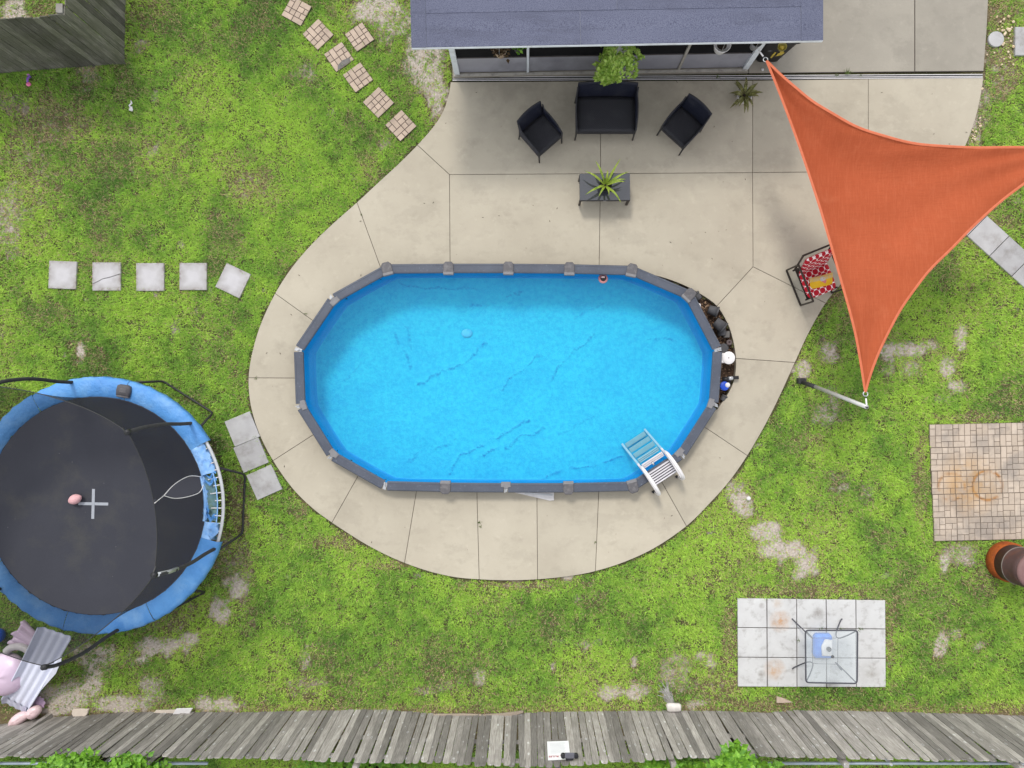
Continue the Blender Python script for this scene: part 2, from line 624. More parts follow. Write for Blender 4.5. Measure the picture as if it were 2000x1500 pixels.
JO = [(697, 395), (537, 573), (485, 738), (533, 900), (648, 1021), (790, 1100), (936, 1132), (1050, 1132), (1163, 1116), (1341, 1028), (1460, 890), (1553, 708)]
JI = [(740, 530), (605, 620), (590, 738), (612, 854), (703, 930), (820, 945), (938, 948), (1050, 948), (1164, 948), (1288, 925), (1378, 842), (1437, 700)]
SLABS = []
for k in range(len(JO) - 1):
    SLABS.append(outer_run(JO[k], JO[k + 1]) + inner_run(JI[k + 1], JI[k]))
SLABS.append(outer_run((1553, 708), (1613, 592)) + [(1471, 521)] + inner_run((1400, 598), (1437, 700)))
SLABS.append(outer_run((815, 283), (697, 395)) + inner_run((740, 530), (878, 530)) + [(878, 341)])
SLABS.append([(878, 341), (1173, 339)] + inner_run((1173, 530), (878, 530)))
SLABS.append([(1173, 339), (1470, 337), (1471, 521)] + inner_run((1400, 598), (1173, 530)))
SLABS.append([(1470, 337), (1696, 335)] + outer_run((1858, 338), (1613, 592)) + [(1471, 521)])
SLABS.append(outer_run((880, 160), (815, 283)) + [(878, 341), (1173, 339), (1173, 158)])
SLABS.append([(1173, 158), (1470, 157), (1470, 337), (1173, 339)])
SLABS.append([(1470, 157), (1696, 154), (1696, 335), (1470, 337)])
SLABS.append([(1696, 154)] + outer_run((1921, 152), (1858, 338)) + [(1696, 335)])
NORTH = [[(1462, 143), (1787, 140), (1787, -160), (1462, -160)], [(1787, 140), (1922, 139), (1928, 60), (1932, -20), (1934, -160), (1787, -160)]]
PORCH = [(884, 150), (1460, 143), (1460, -160), (884, -160)]


def W2(poly):
    return [(P(a, b).x, P(a, b).y) for a, b in poly]


# pavers: (centre px, size px, angle degrees)
BRICK_STONES = [((579, 21), 44, -29, 'at the top edge of the photo'), ((621, 67), 44, 44, 'with a chipped upper corner'), ((702, 72), 42, 35, 'standing off to the side nearest the roof'),
                ((662, 111), 43, 35, 'with a broken grey patch on its lower edge'), ((699, 151), 43, 36, 'fourth from the patio in the row'), ((739, 200), 44, 44, 'second from the patio in the row'), ((783, 245), 44, 43, 'closest to the patio edge')]
GREY_STONES = [((122, 537), 54, -2, 'leftmost of the row of five'), ((208, 540), 55, 0, 'cracked across the middle'), ((293, 541), 54.5, 0, 'middle one of the row of five'),
               ((377, 540), 53, 0, 'straight one beside the tilted end stone'), ((455, 548), 52, -25.6, 'tilted end stone nearest the patio')]
STEP3 = [((473, 838), 53, 22.5, 'topmost'), ((490, 889), 53, 23, 'middle'), ((516, 942), 53, 24, 'lowest')]
PATH_A, PATH_D, PATH_C = (1889, 461), (43.5, 39.5), (39.5, -40)
PATH = []
for k in range(-1, 4):
    o = (PATH_A[0] + PATH_D[0] * k, PATH_A[1] + PATH_D[1] * k)
    PATH.append([o, (o[0] + PATH_D[0], o[1] + PATH_D[1]), (o[0] + PATH_D[0] + PATH_C[0], o[1] + PATH_D[1] + PATH_C[1]), (o[0] + PATH_C[0], o[1] + PATH_C[1])])


def sq(c, s, a):
    a = math.radians(a)
    out = []
    for x, y in ((-1, -1), (1, -1), (1, 1), (-1, 1)):
        x, y = x * s / 2, y * s / 2
        out.append((c[0] + x * math.cos(a) - y * math.sin(a), c[1] - (x * math.sin(a) + y * math.cos(a))))
    return out


PAD_O = (1816, 829)
PAD_ROT = 1.1
PAD_T = 46.6
PAD_POLY = [(1815, 829), (2055, 824), (2064, 1052), (1825, 1058)]
PATIO15 = [(1440, 1168), (1730, 1172), (1731, 1343), (1441, 1342)]

# ------------------------------------------------------------------ raster mask of everything grass does not grow on (1 px = 1 photo px)
MX0, MY0, MW, MH = -300, -260, 2600, 2060
mask = np.zeros((MH, MW), bool)


def fill(poly, val=True):
    xs, ys = [p[0] for p in poly], [p[1] for p in poly]
    x0, x1 = max(int(min(xs)) - 1, MX0), min(int(max(xs)) + 2, MX0 + MW)
    y0, y1 = max(int(min(ys)) - 1, MY0), min(int(max(ys)) + 2, MY0 + MH)
    if x1 <= x0 or y1 <= y0:
        return
    gx, gy = np.meshgrid(np.arange(x0, x1) + 0.5, np.arange(y0, y1) + 0.5)
    ins = np.zeros(gx.shape, bool)
    n = len(poly)
    for i in range(n):
        (ax, ay), (bx, by) = poly[i], poly[(i + 1) % n]
        if ay == by:
            continue
        c = ((ay > gy) != (by > gy)) & (gx < (bx - ax) * (gy - ay) / (by - ay) + ax)
        ins ^= c
    sub = mask[y0 - MY0:y1 - MY0, x0 - MX0:x1 - MX0]
    sub |= ins


fill(OUTER)
fill(INNER)
for q in NORTH + [PORCH]:
    fill(q)
fill([(884, 138), (1922, 136), (1922, 158), (884, 162)])
hard = mask.copy()
for c, s, a, _ in BRICK_STONES + GREY_STONES + STEP3:
    fill(sq(c, s - 3, a))
for q in PATH + [PAD_POLY, PATIO15]:
    fill(q)
fill([(1922 + 9 * math.cos(k), 77 + 9 * math.sin(k)) for k in np.linspace(0, 6.28, 12)])

# bare sand / thin straw patches: (px, py, rx, ry, sand, thin)
PATCH = [(1450, 988, 26, 30, 1.0, 0), (1540, 1075, 62, 24, 1.0, 0), (1500, 1040, 30, 26, 0.9, 0), (1580, 1100, 30, 30, 0.9, 0), (480, 365, 55, 45, 0.25, 0.7), (155, 682, 14, 22, 1.0, 0), (170, 140, 26, 30, 0.55, 0.8),
         (275, 85, 18, 14, 0.6, 0.5), (100, 240, 90, 60, 0.25, 0.85), (60, 340, 70, 110, 0.25, 0.55), (15, 430, 40, 90, 0.5, 0.6), (25, 200, 50, 30, 0.4, 0.5), (250, 300, 150, 60, 0.0, 0.5), (830, 105, 50, 70, 0.85, 0.5), (850, 170, 24, 60, 0.8, 0.5),
         (730, 15, 60, 25, 0.9, 0.2), (770, 40, 60, 40, 0.6, 0.4), (590, 140, 30, 20, 0.5, 0.3), (1960, 110, 50, 90, 0.3, 0.9), (1920, 200, 24, 70, 0.45, 0.7), (1905, 260, 22, 40, 0.5, 0.7),
         (1950, 25, 40, 40, 0.1, 0.9), (1655, 560, 60, 70, 0.05, 0.85), (1700, 640, 80, 60, 0.05, 0.5), (1770, 685, 60, 16, 0.9, 0.2), (1620, 690, 22, 34, 0.8, 0.4), (1572, 720, 24, 24, 0.8, 0.4), (1880, 665, 14, 34, 0.8, 0.2), (1850, 720, 18, 24, 0.8, 0.2), (1780, 720, 26, 26, 0.6, 0.3), (1870, 755, 26, 16, 0.7, 0.2),
         (1630, 780, 18, 40, 0.5, 0.4), (1610, 815, 34, 22, 0.6, 0.3), (1740, 720, 20, 24, 0.5, 0.3), (1920, 440, 60, 50, 0.0, 0.8), (1850, 520, 60, 40, 0.0, 0.5), (470, 1120, 24, 100, 0.35, 0.7), (425, 1195, 26, 20, 1.0, 0), (462, 1150, 20, 24, 0.9, 0), (440, 1090, 40, 60, 0.3, 0.7), (465, 990, 24, 70, 0.2, 0.9),
         (370, 1250, 22, 18, 0.9, 0.2), (310, 1265, 60, 20, 0.9, 0.3), (190, 1285, 60, 34, 0.7, 0.4), (110, 1365, 90, 34, 1.0, 0.2), (230, 1378, 70, 24, 1.0, 0), (180, 1340, 26, 34, 0.9, 0), (290, 1350, 36, 40, 0.6, 0.2), (420, 1378, 46, 14, 0.9, 0.2), (330, 1200, 90, 50, 0.3, 0.6),
         (940, 1325, 16, 26, 0.7, 0.2), (880, 1340, 40, 26, 0.3, 0.6), (830, 1350, 40, 14, 0.4, 0.5), (600, 1340, 50, 30, 0.35, 0.6), (595, 1290, 14, 30, 0.5, 0.4), (1190, 1355, 26, 22, 0.85, 0.2), (1240, 1357, 22, 16, 0.8, 0.2), (1240, 1294, 10, 12, 0.9, 0), (1080, 1302, 8, 10, 0.8, 0), (1145, 1262, 16, 14, 0.6, 0.2),
         (1320, 1315, 40, 40, 0.5, 0.6), (1390, 1298, 14, 16, 0.8, 0.1), (1370, 1282, 16, 9, 0.8, 0.1), (1400, 1340, 60, 40, 0.2, 0.8), (1360, 1375, 30, 12, 0.7, 0.4), (1425, 1250, 18, 90, 0.1, 0.8), (1500, 1375, 90, 14, 0.15, 0.9), (1740, 1250, 10, 90, 0.0, 0.8), (1580, 1155, 160, 14, 0.15, 0.8),
         (1838, 1258, 16, 30, 0.95, 0), (1870, 1240, 16, 16, 0.7, 0.1), (1915, 1262, 10, 8, 0.8, 0), (1850, 1175, 30, 40, 0.3, 0.3), (1880, 1085, 50, 40, 0.55, 0.8), (1848, 1098, 14, 22, 0.9, 0), (1920, 1130, 40, 40, 0.1, 0.6), (1800, 940, 14, 130, 0.0, 0.8), (1900, 815, 110, 12, 0.2, 0.7), (1700, 965, 20, 30, 0.4, 0.4), (1640, 930, 26, 14, 0.35, 0.5),
         (1575, 860, 40, 20, 0.0, 0.6), (640, 1060, 60, 16, 0.15, 0.8), (760, 1105, 60, 12, 0.15, 0.8), (1010, 1144, 120, 9, 0.3, 0.8), (1110, 1130, 20, 9, 0.9, 0.2), (585, 1000, 20, 30, 0.1, 0.7), (600, 640, 10, 10, 0, 0), (960, 1180, 40, 30, 0.15, 0.3), (1000, 1215, 18, 14, 0.4, 0.2), (660, 1190, 10, 10, 0.3, 0.2),
         (520, 380, 40, 30, 0.2, 0.5), (290, 10, 60, 50, 0.1, 0.6), (450, 320, 50, 30, 0.1, 0.5), (860, 240, 20, 40, 0.2, 0.8), (720, 330, 30, 30, 0.1, 0.6), (755, 280, 16, 16, 0.5, 0.2), (1440, 960, 30, 30, 0.5, 0.5),
         (20, 40, 26, 40, 0.9, 0.1), (90, 30, 40, 50, 0.1, 0.7)]


def cover_maps(px, py):
    """sand 0..1, thin 0..1 (straw), lush 0..1 at photo-pixel ground points"""
    x, y = px / 95.24, py / 95.24
    n1, n2 = fbm(x * 2.2, y * 2.2, 3), fbm(x * 0.55, y * 0.55, 9)
    n3 = fbm(x * 5.0, y * 5.0, 21)
    n4 = fbm(x * 1.1, y * 1.1, 77)
    sand, thin = np.zeros_like(x), np.zeros_like(x)
    wob = 1.0 + 1.5 * (n3 - 0.5) + 0.9 * (n1 - 0.5)
    for cx, cy, rx, ry, s, t in PATCH:
        d = np.sqrt(((px - cx) / rx) ** 2 + ((py - cy) / ry) ** 2) * wob
        g = 1 - sstep(0.45, 1.25, d)
        sand = np.maximum(sand, g * s)
        thin = np.maximum(thin, g * t)
        thin = np.maximum(thin, (1 - sstep(0.7, 1.9, d)) * s * 0.62)
    sand = np.maximum(sand * (0.75 + 0.6 * n3), sstep(0.73, 0.80, n1) * 0.5)
    thin = np.maximum(thin, sstep(0.55, 0.74, n4) * 0.46)
    thin = np.maximum(thin, sstep(0.56, 0.72, n2) * 0.30)
    edge = sstep(1362, 1392, py + 22 * (n1 - 0.5)) * (py < 1450)
    thin = np.maximum(thin, edge * 0.95)
    lush = np.clip(0.60 - 1.7 * (n4 - 0.5) + 1.0 * (n3 - 0.5) + 1.0 * (n2 - 0.5), 0, 1)
    return sand, thin, lush


# ------------------------------------------------------------------ ground
GZ = -0.045
gx = np.concatenate([[-150, -60, -30, -18], np.arange(-13.6, 13.61, 0.1), [18, 30, 60, 150]])
gy = np.concatenate([[-150, -60, -30, -15], np.arange(-10.4, 10.41, 0.1), [15, 30, 60, 150]])
GX, GY = np.meshgrid(gx, gy)
ppx, ppy = GX / GS + NX, NY - GY / GS
sand, thin, lush = cover_maps(ppx, ppy)
n_h = fbm(GX * 1.3, GY * 1.3, 55) - 0.5
gz = GZ + 0.03 * n_h
near_hard = np.zeros_like(GX)
nx_, ny_ = GX.shape[1], GX.shape[0]
verts = np.stack([GX, GY, gz], -1).reshape(-1, 3)
idx = np.arange(nx_ * ny_).reshape(ny_, nx_)
quads = np.stack([idx[:-1, :-1], idx[:-1, 1:], idx[1:, 1:], idx[1:, :-1]], -1).reshape(-1, 4)
cx = (GX[:-1, :-1] + GX[1:, 1:]) / 2
cy = (GY[:-1, :-1] + GY[1:, 1:]) / 2
cpx, cpy = cx / GS + NX, NY - cy / GS
ci, cj = np.clip((cpx - MX0).astype(int), 0, MW - 1), np.clip((cpy - MY0).astype(int), 0, MH - 1)
pool_mask = mask.copy()
pool_mask[:] = False
keep_mask = mask
mask = pool_mask
fill(INNER)
pool_mask = mask
mask = keep_mask
inpool = pool_mask[cj, ci] & (np.abs(cx) < 12) & (np.abs(cy) < 9)
quads = quads[~inpool.reshape(-1)]
me = bpy.data.meshes.new('ground')
me.from_pydata(verts.tolist(), [], quads.tolist())
me.update()
soil_shaded, soil_brown = np.array([0.055, 0.068, 0.022]), np.array([0.12, 0.115, 0.05])  # first tone is soil with the shadow between grass blades put in
straw, sandc = np.array([0.30, 0.225, 0.125]), np.array([0.40, 0.355, 0.325])
f1 = fbm(GX * 3, GY * 3, 31)[..., None]
colr = soil_shaded * (1 - f1) + soil_brown * f1
colr = colr * (1 - 0.75 * thin[..., None]) + straw * 0.8 * 0.75 * thin[..., None]
far = ((np.abs(GX + 0.4) > 11.9) | (np.abs(GY - 0.2) > 9.3))
colr = np.where(far[..., None], np.array([0.15, 0.21, 0.05]) * (0.7 + 0.6 * f1), colr)
sand = np.where(far, 0.0, sand)
att = me.color_attributes.new('Col', 'FLOAT_COLOR', 'POINT')
rgba = np.ones((nx_ * ny_, 4), np.float32)
rgba[:, :3] = colr.reshape(-1, 3)
att.data.foreach_set('color', rgba.reshape(-1))
att2 = me.color_attributes.new('Sand', 'FLOAT_COLOR', 'POINT')
rgba[:, :3] = sand.reshape(-1, 1)
att2.data.foreach_set('color', rgba.reshape(-1))
t = NT('yard_soil')
a = t.n('ShaderNodeAttribute', attribute_name='Col')
v = t.coord('World')
c = t.mix(t.math('MULTIPLY', t.noise(v, 14, 6, 0.7, 0.45, 0.7), 0.6), a.outputs['Color'], (0.06, 0.045, 0.03))
c = t.mix(t.math('MULTIPLY', t.noise(v, 38, 4, 0.6, 0.56, 0.72), 0.6), c, (0.42, 0.37, 0.31))
sa = t.n('ShaderNodeAttribute', attribute_name='Sand')
ss = t.math('ADD', sa.outputs['Fac'], t.math('MULTIPLY', t.math('SUBTRACT', t.noise(v, 9, 7, 0.7, 0.25, 0.75), 0.5), 0.75))
sc = t.mix(t.noise(v, 22, 6, 0.7, 0.35, 0.7), (0.62, 0.55, 0.485), (0.34, 0.285, 0.235))
c = t.mix(t.math('MULTIPLY', t.rng(ss, 0.26, 0.72, 0, 1), t.rng(sa.outputs['Fac'], 0.03, 0.15, 0, 1)), c, sc)
t.bump(t.noise(v, 25, 6, 0.7), 0.8, 0.03)
ground = bpy.data.objects.new('ground', me)
me.materials.append(t.base(c, 0.95, 0.1))
COL.objects.link(ground)
tag(ground, kind='structure')

# ------------------------------------------------------------------ grass
def build_grass():
    x0, x1, y0, y1 = -12.4, 11.6, -9.2, 9.6
    n = 2150000
    X, Y = NR.uniform(x0, x1, n), NR.uniform(y0, y1, n)
    px, py = X / GS + NX, NY - Y / GS
    s, t, l = cover_maps(px, py)
    ii, jj = np.clip((px - MX0).astype(int), 0, MW - 1), np.clip((py - MY0).astype(int), 0, MH - 1)
    clump = fbm(X * 9, Y * 9, 101, 3)
    dens = (1 - 0.98 * s) * (1 - 0.45 * t) * (0.45 + 0.9 * sstep(0.30, 0.60, clump))
    fine = fbm(X * 16, Y * 16, 909, 2)
    s = np.clip(s + (fine - 0.5) * 1.1 * (s > 0.06), 0, 1)
    dens = (1 - 0.92 * s) * (1 - 0.40 * t) * (0.52 + 0.85 * sstep(0.30, 0.58, clump))
    dens *= np.where((py > 1393) & (py < 1470), 0.12, 1)
    dens *= np.where((px < -60) | (px > 2060) | (py < -60) | (py > 1560), 0.55, 1)
    tr = (X + 8.29) ** 2 + (Y + 2.2) ** 2 < 2.2 ** 2
    dens *= np.where(tr, 0.25, 1)
    soft = mask.copy()
    for dx, dy in ((2, 0), (-2, 0), (0, 2), (0, -2)):
        soft |= np.roll(np.roll(hard, dx, 1), dy, 0)
    wide = soft.copy()
    for dx, dy in ((5, 0), (-5, 0), (0, 5), (0, -5), (4, 4), (-4, 4), (4, -4), (-4, -4)):
        wide |= np.roll(np.roll(hard, dx, 1), dy, 0)
    dens = np.where(wide[jj, ii], dens * sstep(0.42, 0.66, fbm(X * 3.0, Y * 3.0, 808, 3)) * 0.9, dens)
    ok = (~soft[jj, ii]) & (NR.random(n) < dens * 0.82)
    X, Y, s, t, l, clump = X[ok], Y[ok], s[ok], t[ok], l[ok], clump[ok]
    px, py = px[ok], py[ok]
    n = len(X)
    az = NR.uniform(0, 2 * PI, n)
    tilt = np.radians(NR.uniform(38, 86, n))
    L = NR.uniform(0.045, 0.095, n) * (1 - 0.35 * t) * (0.7 + 0.6 * clump)
    tuft = NR.random(n) < 0.05 * (clump > 0.5)
    L = np.where(tuft, L * NR.uniform(1.3, 1.9, n), L)
    w = NR.uniform(0.010, 0.019, n)
    z0 = GZ + 0.03 * (fbm(X * 1.3, Y * 1.3, 55) - 0.5) - 0.004
    dx, dy = np.cos(az), np.sin(az)
    tipx, tipy, tipz = X + dx * L * np.sin(tilt), Y + dy * L * np.sin(tilt), z0 + L * np.cos(tilt) + 0.012
    roll = NR.uniform(-0.5, 0.5, n) * w
    b = np.empty((n, 3, 3), np.float32)
    b[:, 0] = np.stack([X - dy * w / 2, Y + dx * w / 2, z0 + 0.006 + roll], -1)
    b[:, 1] = np.stack([X + dy * w / 2, Y - dx * w / 2, z0 + 0.006 - roll], -1)
    b[:, 2] = np.stack([tipx, tipy, tipz], -1)
    me = bpy.data.meshes.new('grass')
    me.vertices.add(n * 3)
    me.vertices.foreach_set('co', b.reshape(-1))
    me.loops.add(n * 3)
    me.loops.foreach_set('vertex_index', np.arange(n * 3, dtype=np.int32))
    me.polygons.add(n)
    me.polygons.foreach_set('loop_start', np.arange(0, n * 3, 3, dtype=np.int32))
    me.polygons.foreach_set('loop_total', np.full(n, 3, np.int32))
    me.update(calc_edges=True)
    lime, green, dark, strawc, dead = (np.array(q) for q in ((0.445, 0.655, 0.098), (0.280, 0.490, 0.074), (0.115, 0.245, 0.045), (0.56, 0.46, 0.23), (0.40, 0.31, 0.19)))
    hue = np.clip(l + NR.normal(0, 0.17, n), 0, 1)[:, None]
    c = np.where(hue < 0.5, dark + (green - dark) * hue * 2, green + (lime - green) * (hue - 0.5) * 2)
    dry = NR.random(n) < (0.05 + 0.50 * t)
    mixd = NR.random(n)[:, None]
    c = np.where(dry[:, None], strawc * mixd + dead * (1 - mixd), c)
    c = c * NR.uniform(0.75, 1.2, n)[:, None]
    shade_side = ((px > 1590) & (py < 620))[:, None]
    c = np.where(shade_side, c * np.array([0.85, 0.85, 0.95]), c) if False else c
    att = me.color_attributes.new('Col', 'FLOAT_COLOR', 'POINT')
    rgba = np.ones((n, 3, 4), np.float32)
    rgba[:, :, :3] = c[:, None, :]
    att.data.foreach_set('color', rgba.reshape(-1))
    t_ = NT('grass_blades')
    at = t_.n('ShaderNodeAttribute', attribute_name='Col')
    t_.base(at.outputs['Color'], 0.6, 0.25)
    tl = t_.n('ShaderNodeBsdfTranslucent')
    t_.l(at.outputs['Color'], tl.inputs['Color'])
    mx = t_.n('ShaderNodeMixShader')
    mx.inputs[0].default_value = 0.3
    t_.l(t_.b.outputs[0], mx.inputs[1])
    t_.l(tl.outputs[0], mx.inputs[2])
    t_.l(mx.outputs[0], t_.out.inputs['Surface'])
    me.materials.append(t_.m)
    o = bpy.data.objects.new('grass', me)
    COL.objects.link(o)
    tag(o, 'patchy green lawn grass with bare sandy and straw coloured spots', 'grass', kind='stuff')
    print('grass blades', n)


build_grass()

# ------------------------------------------------------------------ patio
bed = MB()
for s_ in SLABS + NORTH:
    w = W2(s_)
    bed.prism(ccw(w), -0.03, -0.022)
patio = tag(bed.build('patio', M['grout']), kind='structure')
for s_ in SLABS:
    w = inset(ccw(W2(s_)), 0.0048)
    MB().prism(w, -0.12, RND.uniform(-0.001, 0.001), 0.004).build('slab', M['concrete'], patio)
for s_ in NORTH:
    w = inset(ccw(W2(s_)), 0.009)
    MB().prism(w, -0.12, -0.003, 0.005).build('slab', M['old_concrete'], patio)
# channel drain
dr = empty('channel_drain', P(884, 152))
tag(dr, 'narrow white slotted drain running along the house edge of the patio', 'drain')
o0 = P(884, 152)


def dp(px, py, z):
    q = P(px, py) - o0
    return (q.x, q.y, z)


MB().bar(dp(884, 154, -0.012), dp(1919, 148.5, -0.012), 0.085, 0.02).build('channel', M['black_plastic'], dr)
for off in (-3.2, 0.6, 3.4):
    MB().bar(dp(884, 154 + off, -0.001), dp(1919, 148.5 + off, -0.001), 0.011, 0.012).build('rail', M['white_plastic'], dr)
# hairline weeds in the joints
weeds = MB()
for (wx, wy, k, sp) in ((1655, 142, 26, 9), (1633, 147, 10, 5), (1400, 150, 14, 5), (1680, 148, 6, 4), (938, 1020, 10, 4), (938, 1028, 8, 3), (500, 738, 8, 4), (597, 612, 6, 3), (1163, 1058, 7, 3), (705, 420, 5, 3), (1440, 960, 8, 4), (1605, 1228, 8, 6), (1560, 1250, 8, 5), (1640, 1228, 8, 6), (1680, 1228, 10, 6)):
    for _ in range(k):
        q = P(wx + RND.gauss(0, sp * 0.4), wy + RND.gauss(0, sp * 0.25))
        a_ = RND.uniform(0, 6.28)
        L_ = RND.uniform(0.02, 0.012 * sp)
        d_ = Vector((math.cos(a_), math.sin(a_), 0))
        s2 = Vector((-d_.y, d_.x, 0)) * 0.006
        weeds.add([q - s2, q + s2, q + d_ * L_ + Vector((0, 0, L_ * 0.6 + 0.02))], [(0, 1, 2)])
wm = simple('weed_leaf', (0.10, 0.14, 0.03), (0.06, 0.09, 0.02), rough=0.7, bump=0)
tag(weeds.build('joint_weeds', wm), 'tiny weeds sprouting from the concrete joints', 'weeds', kind='stuff')
litter = MB()
for _ in range(150):
    px_, py_ = RND.uniform(500, 1900), RND.uniform(160, 1120)
    j_, i_ = int(py_ - MY0), int(px_ - MX0)
    if not hard[j_, i_] or pool_mask[j_, i_]:
        continue
    q = P(px_, py_, 0.004)
    a_ = RND.uniform(0, 6.28)
    L_ = RND.uniform(0.008, 0.03)
    d_, s2 = Vector((math.cos(a_), math.sin(a_), 0.1)), Vector((-math.sin(a_), math.cos(a_), 0)) * L_ * 0.28
    litter.add([q - d_ * L_ + Vector((0, 0, L_ * 0.1)), q - s2, q + d_ * L_, q + s2 + Vector((0, 0, 0.004))], [(0, 1, 2, 3)])
tag(litter.build('leaf_litter', simple('dry_leaf', (0.09, 0.065, 0.04), (0.05, 0.04, 0.03), bump=0)), 'scattered specks of dry leaf on the concrete', 'leaves', kind='stuff')

# ------------------------------------------------------------------ pool
POOLC = sum(RIMW, Vector()) / len(RIMW)
pool = empty('swimming_pool', (POOLC.x, POOLC.y, 0))
tag(pool, 'oval above ground swimming pool with blue liner and grey segmented rim', 'pool')


def rel(v):
    return Vector((v[0] - POOLC.x, v[1] - POOLC.y, v[2]))


t = NT('grey_rail')
v = t.coord('World')
c = t.mix(t.noise(v, 2.2, 4), (0.056, 0.064, 0.086), (0.074, 0.084, 0.110))
c = t.mix(t.math('MULTIPLY', t.noise(v, 22, 6, 0.7, 0.58, 0.72), 0.55), c, (0.22, 0.26, 0.33))
c = t.mix(t.math('MULTIPLY', t.noise(v, 6, 6, 0.7, 0.52, 0.75), 0.35), c, (0.09, 0.09, 0.11))
t.bump(t.noise(v, 60, 3), 0.1, 0.003)
M['rail'] = t.base(c, 0.5, 0.35)
M['rail_dark'] = simple('dark_rail_lip', (0.05, 0.05, 0.062), (0.075, 0.075, 0.09), rough=0.5, coord='World')
M['cap'] = simple('grey_cap', (0.105, 0.100, 0.106), (0.085, 0.082, 0.088), scale=12, rough=0.55, dirt=(0.3, 0.29, 0.29), dscale=14, damt=0.4)
M['cap_lip'] = simple('pale_cap_lip', (0.20, 0.195, 0.20), (0.16, 0.157, 0.165), scale=12, rough=0.55)

nR = len(RIMW)
cen2 = Vector((POOLC.x, POOLC.y, 0))
for i in range(nR):
    a, b = RIMW[i].copy(), RIMW[(i + 1) % nR].copy()
    d = (b - a).normalized()
    nrm = Vector((-d.y, d.x, 0))
    if nrm.dot(((a + b) / 2) - cen2) < 0:
        nrm = -nrm
    a2, b2 = a + d * 0.045, b - d * 0.045
    # cross-section of the rail: inner lip, flat top, rounded outer edge
    prof = [(-0.095, -0.035), (-0.095, 0.012), (-0.085, 0.02), (-0.06, 0.022), (-0.055, 0.018), (0.05, 0.018), (0.056, 0.024), (0.078, 0.022), (0.093, 0.005), (0.095, -0.045)]
    m = MB()
    k = len(prof)
    vs = [rel(a2 + nrm * p + Vector((0, 0, q))) for p, q in prof] + [rel(b2 + nrm * p + Vector((0, 0, q))) for p, q in prof]
    fs = [(j, j + 1, k + j + 1, k + j) for j in range(k - 1)] + [tuple(range(k)), tuple(range(2 * k - 1, k - 1, -1))]
    m.add(vs, fs)
    r_ = m.build('top_rail', M['rail'], pool)
    m = MB().bar(rel(a2 + nrm * 0.088 + Vector((0, 0, -0.055))), rel(b2 + nrm * 0.088 + Vector((0, 0, -0.055))), 0.018, 0.03)
    m.build('drip_edge', M['rail_dark'], r_)


def bisect_frame(i):
    d = (RIMW[(i + 1) % nR] - RIMW[i - 1]).normalized()
    n = Vector((-d.y, d.x, 0))
    if n.dot(RIMW[i] - cen2) < 0:
        n = -n
    return d, n


def cap_at(i, full=True):
    d, n = bisect_frame(i)
    c = RIMW[i]
    rz = math.atan2(n.y, n.x) - PI / 2
    if full:
        poly = [(-0.10, -0.115), (0.10, -0.115), (0.105, 0.02), (0.10, 0.085), (0.06, 0.13), (-0.06, 0.13), (-0.10, 0.085), (-0.105, 0.02)]
        m = MB().prism(poly, -0.03, 0.045, 0.012)
        o = m.build('rail_cap', M['cap'], pool, loc=rel(c))
        o.rotation_euler = (0, 0, rz)
        m = MB().prism([(-0.102, -0.135), (0.102, -0.135), (0.106, -0.075), (-0.106, -0.075)], -0.04, 0.05, 0.008)
        m.build('lip', M['cap_lip'], o)
    else:
        m = MB().prism([(-0.095, -0.12), (0.095, -0.12), (0.10, -0.02), (0.04, -0.01), (0.035, 0.02), (-0.04, 0.02), (-0.045, -0.01), (-0.10, -0.02)], -0.03, 0.035, 0.008)
        o = m.build('broken_rail_cap', M['cap_lip'], pool, loc=rel(c))
        o.rotation_euler = (0, 0, rz)
        o['label'] = 'broken half of a rail cap with its metal clip showing'
        m = MB().box((0.0, 0.045, -0.01), (0.05, 0.07, 0.02)).box((0.02, 0.06, 0.012), (0.015, 0.07, 0.02)).box((-0.02, 0.03, 0.012), (0.025, 0.03, 0.03))
        m.build('clip', M['metal_grey'], o)


def clip_at(i):
    d, n = bisect_frame(i)
    m = MB().box((0, 0.0, -0.01), (0.07, 0.14, 0.015)).box((0.018, -0.05, 0.01), (0.03, 0.05, 0.03)).box((-0.02, 0.04, 0.01), (0.025, 0.06, 0.025)).tube([(0, 0, 0), (0, 0, 0.03)], 0.016, 8)
    o = m.build('joint_clip', M['metal_grey'], pool, loc=rel(RIMW[i]))
    o.rotation_euler = (0, 0, math.atan2(n.y, n.x) - PI / 2)


FULL = {0, 1, 2, 3, 4, 5, 9, 10, 12}
for i in range(nR):
    if i in FULL:
        cap_at(i)
    elif i in (6, 13, 16):
        clip_at(i)
    else:
        cap_at(i, False)

# outer wall and liner
ZF = -0.58
NS = 540
dense = []
per = [(RIMW[(i + 1) % nR] - RIMW[i]).length for i in range(nR)]
tot = sum(per)
for k in range(NS):
    s_ = k / NS * tot
    i = 0
    while s_ > per[i]:
        s_ -= per[i]
        i += 1
    dense.append(RIMW[i].lerp(RIMW[(i + 1) % nR], s_ / per[i]))
dense = [rel(p) for p in dense]
sm = np.array([[p.x, p.y] for p in dense])
smooth = sm.copy()
for _ in range(60):
    smooth = 0.5 * smooth + 0.25 * (np.roll(smooth, 1, 0) + np.roll(smooth, -1, 0))
smooth *= 0.992
sm_in = sm * 0.988
m = MB()
for z in (ZR - 0.05, -0.15):
    m.v += [(p[0] * 1.003, p[1] * 1.003, z) for p in sm]
m.f = [(i, (i + 1) % NS, NS + (i + 1) % NS, NS + i) for i in range(NS)]
m.build('outer_wall', M['rail_dark'], pool)

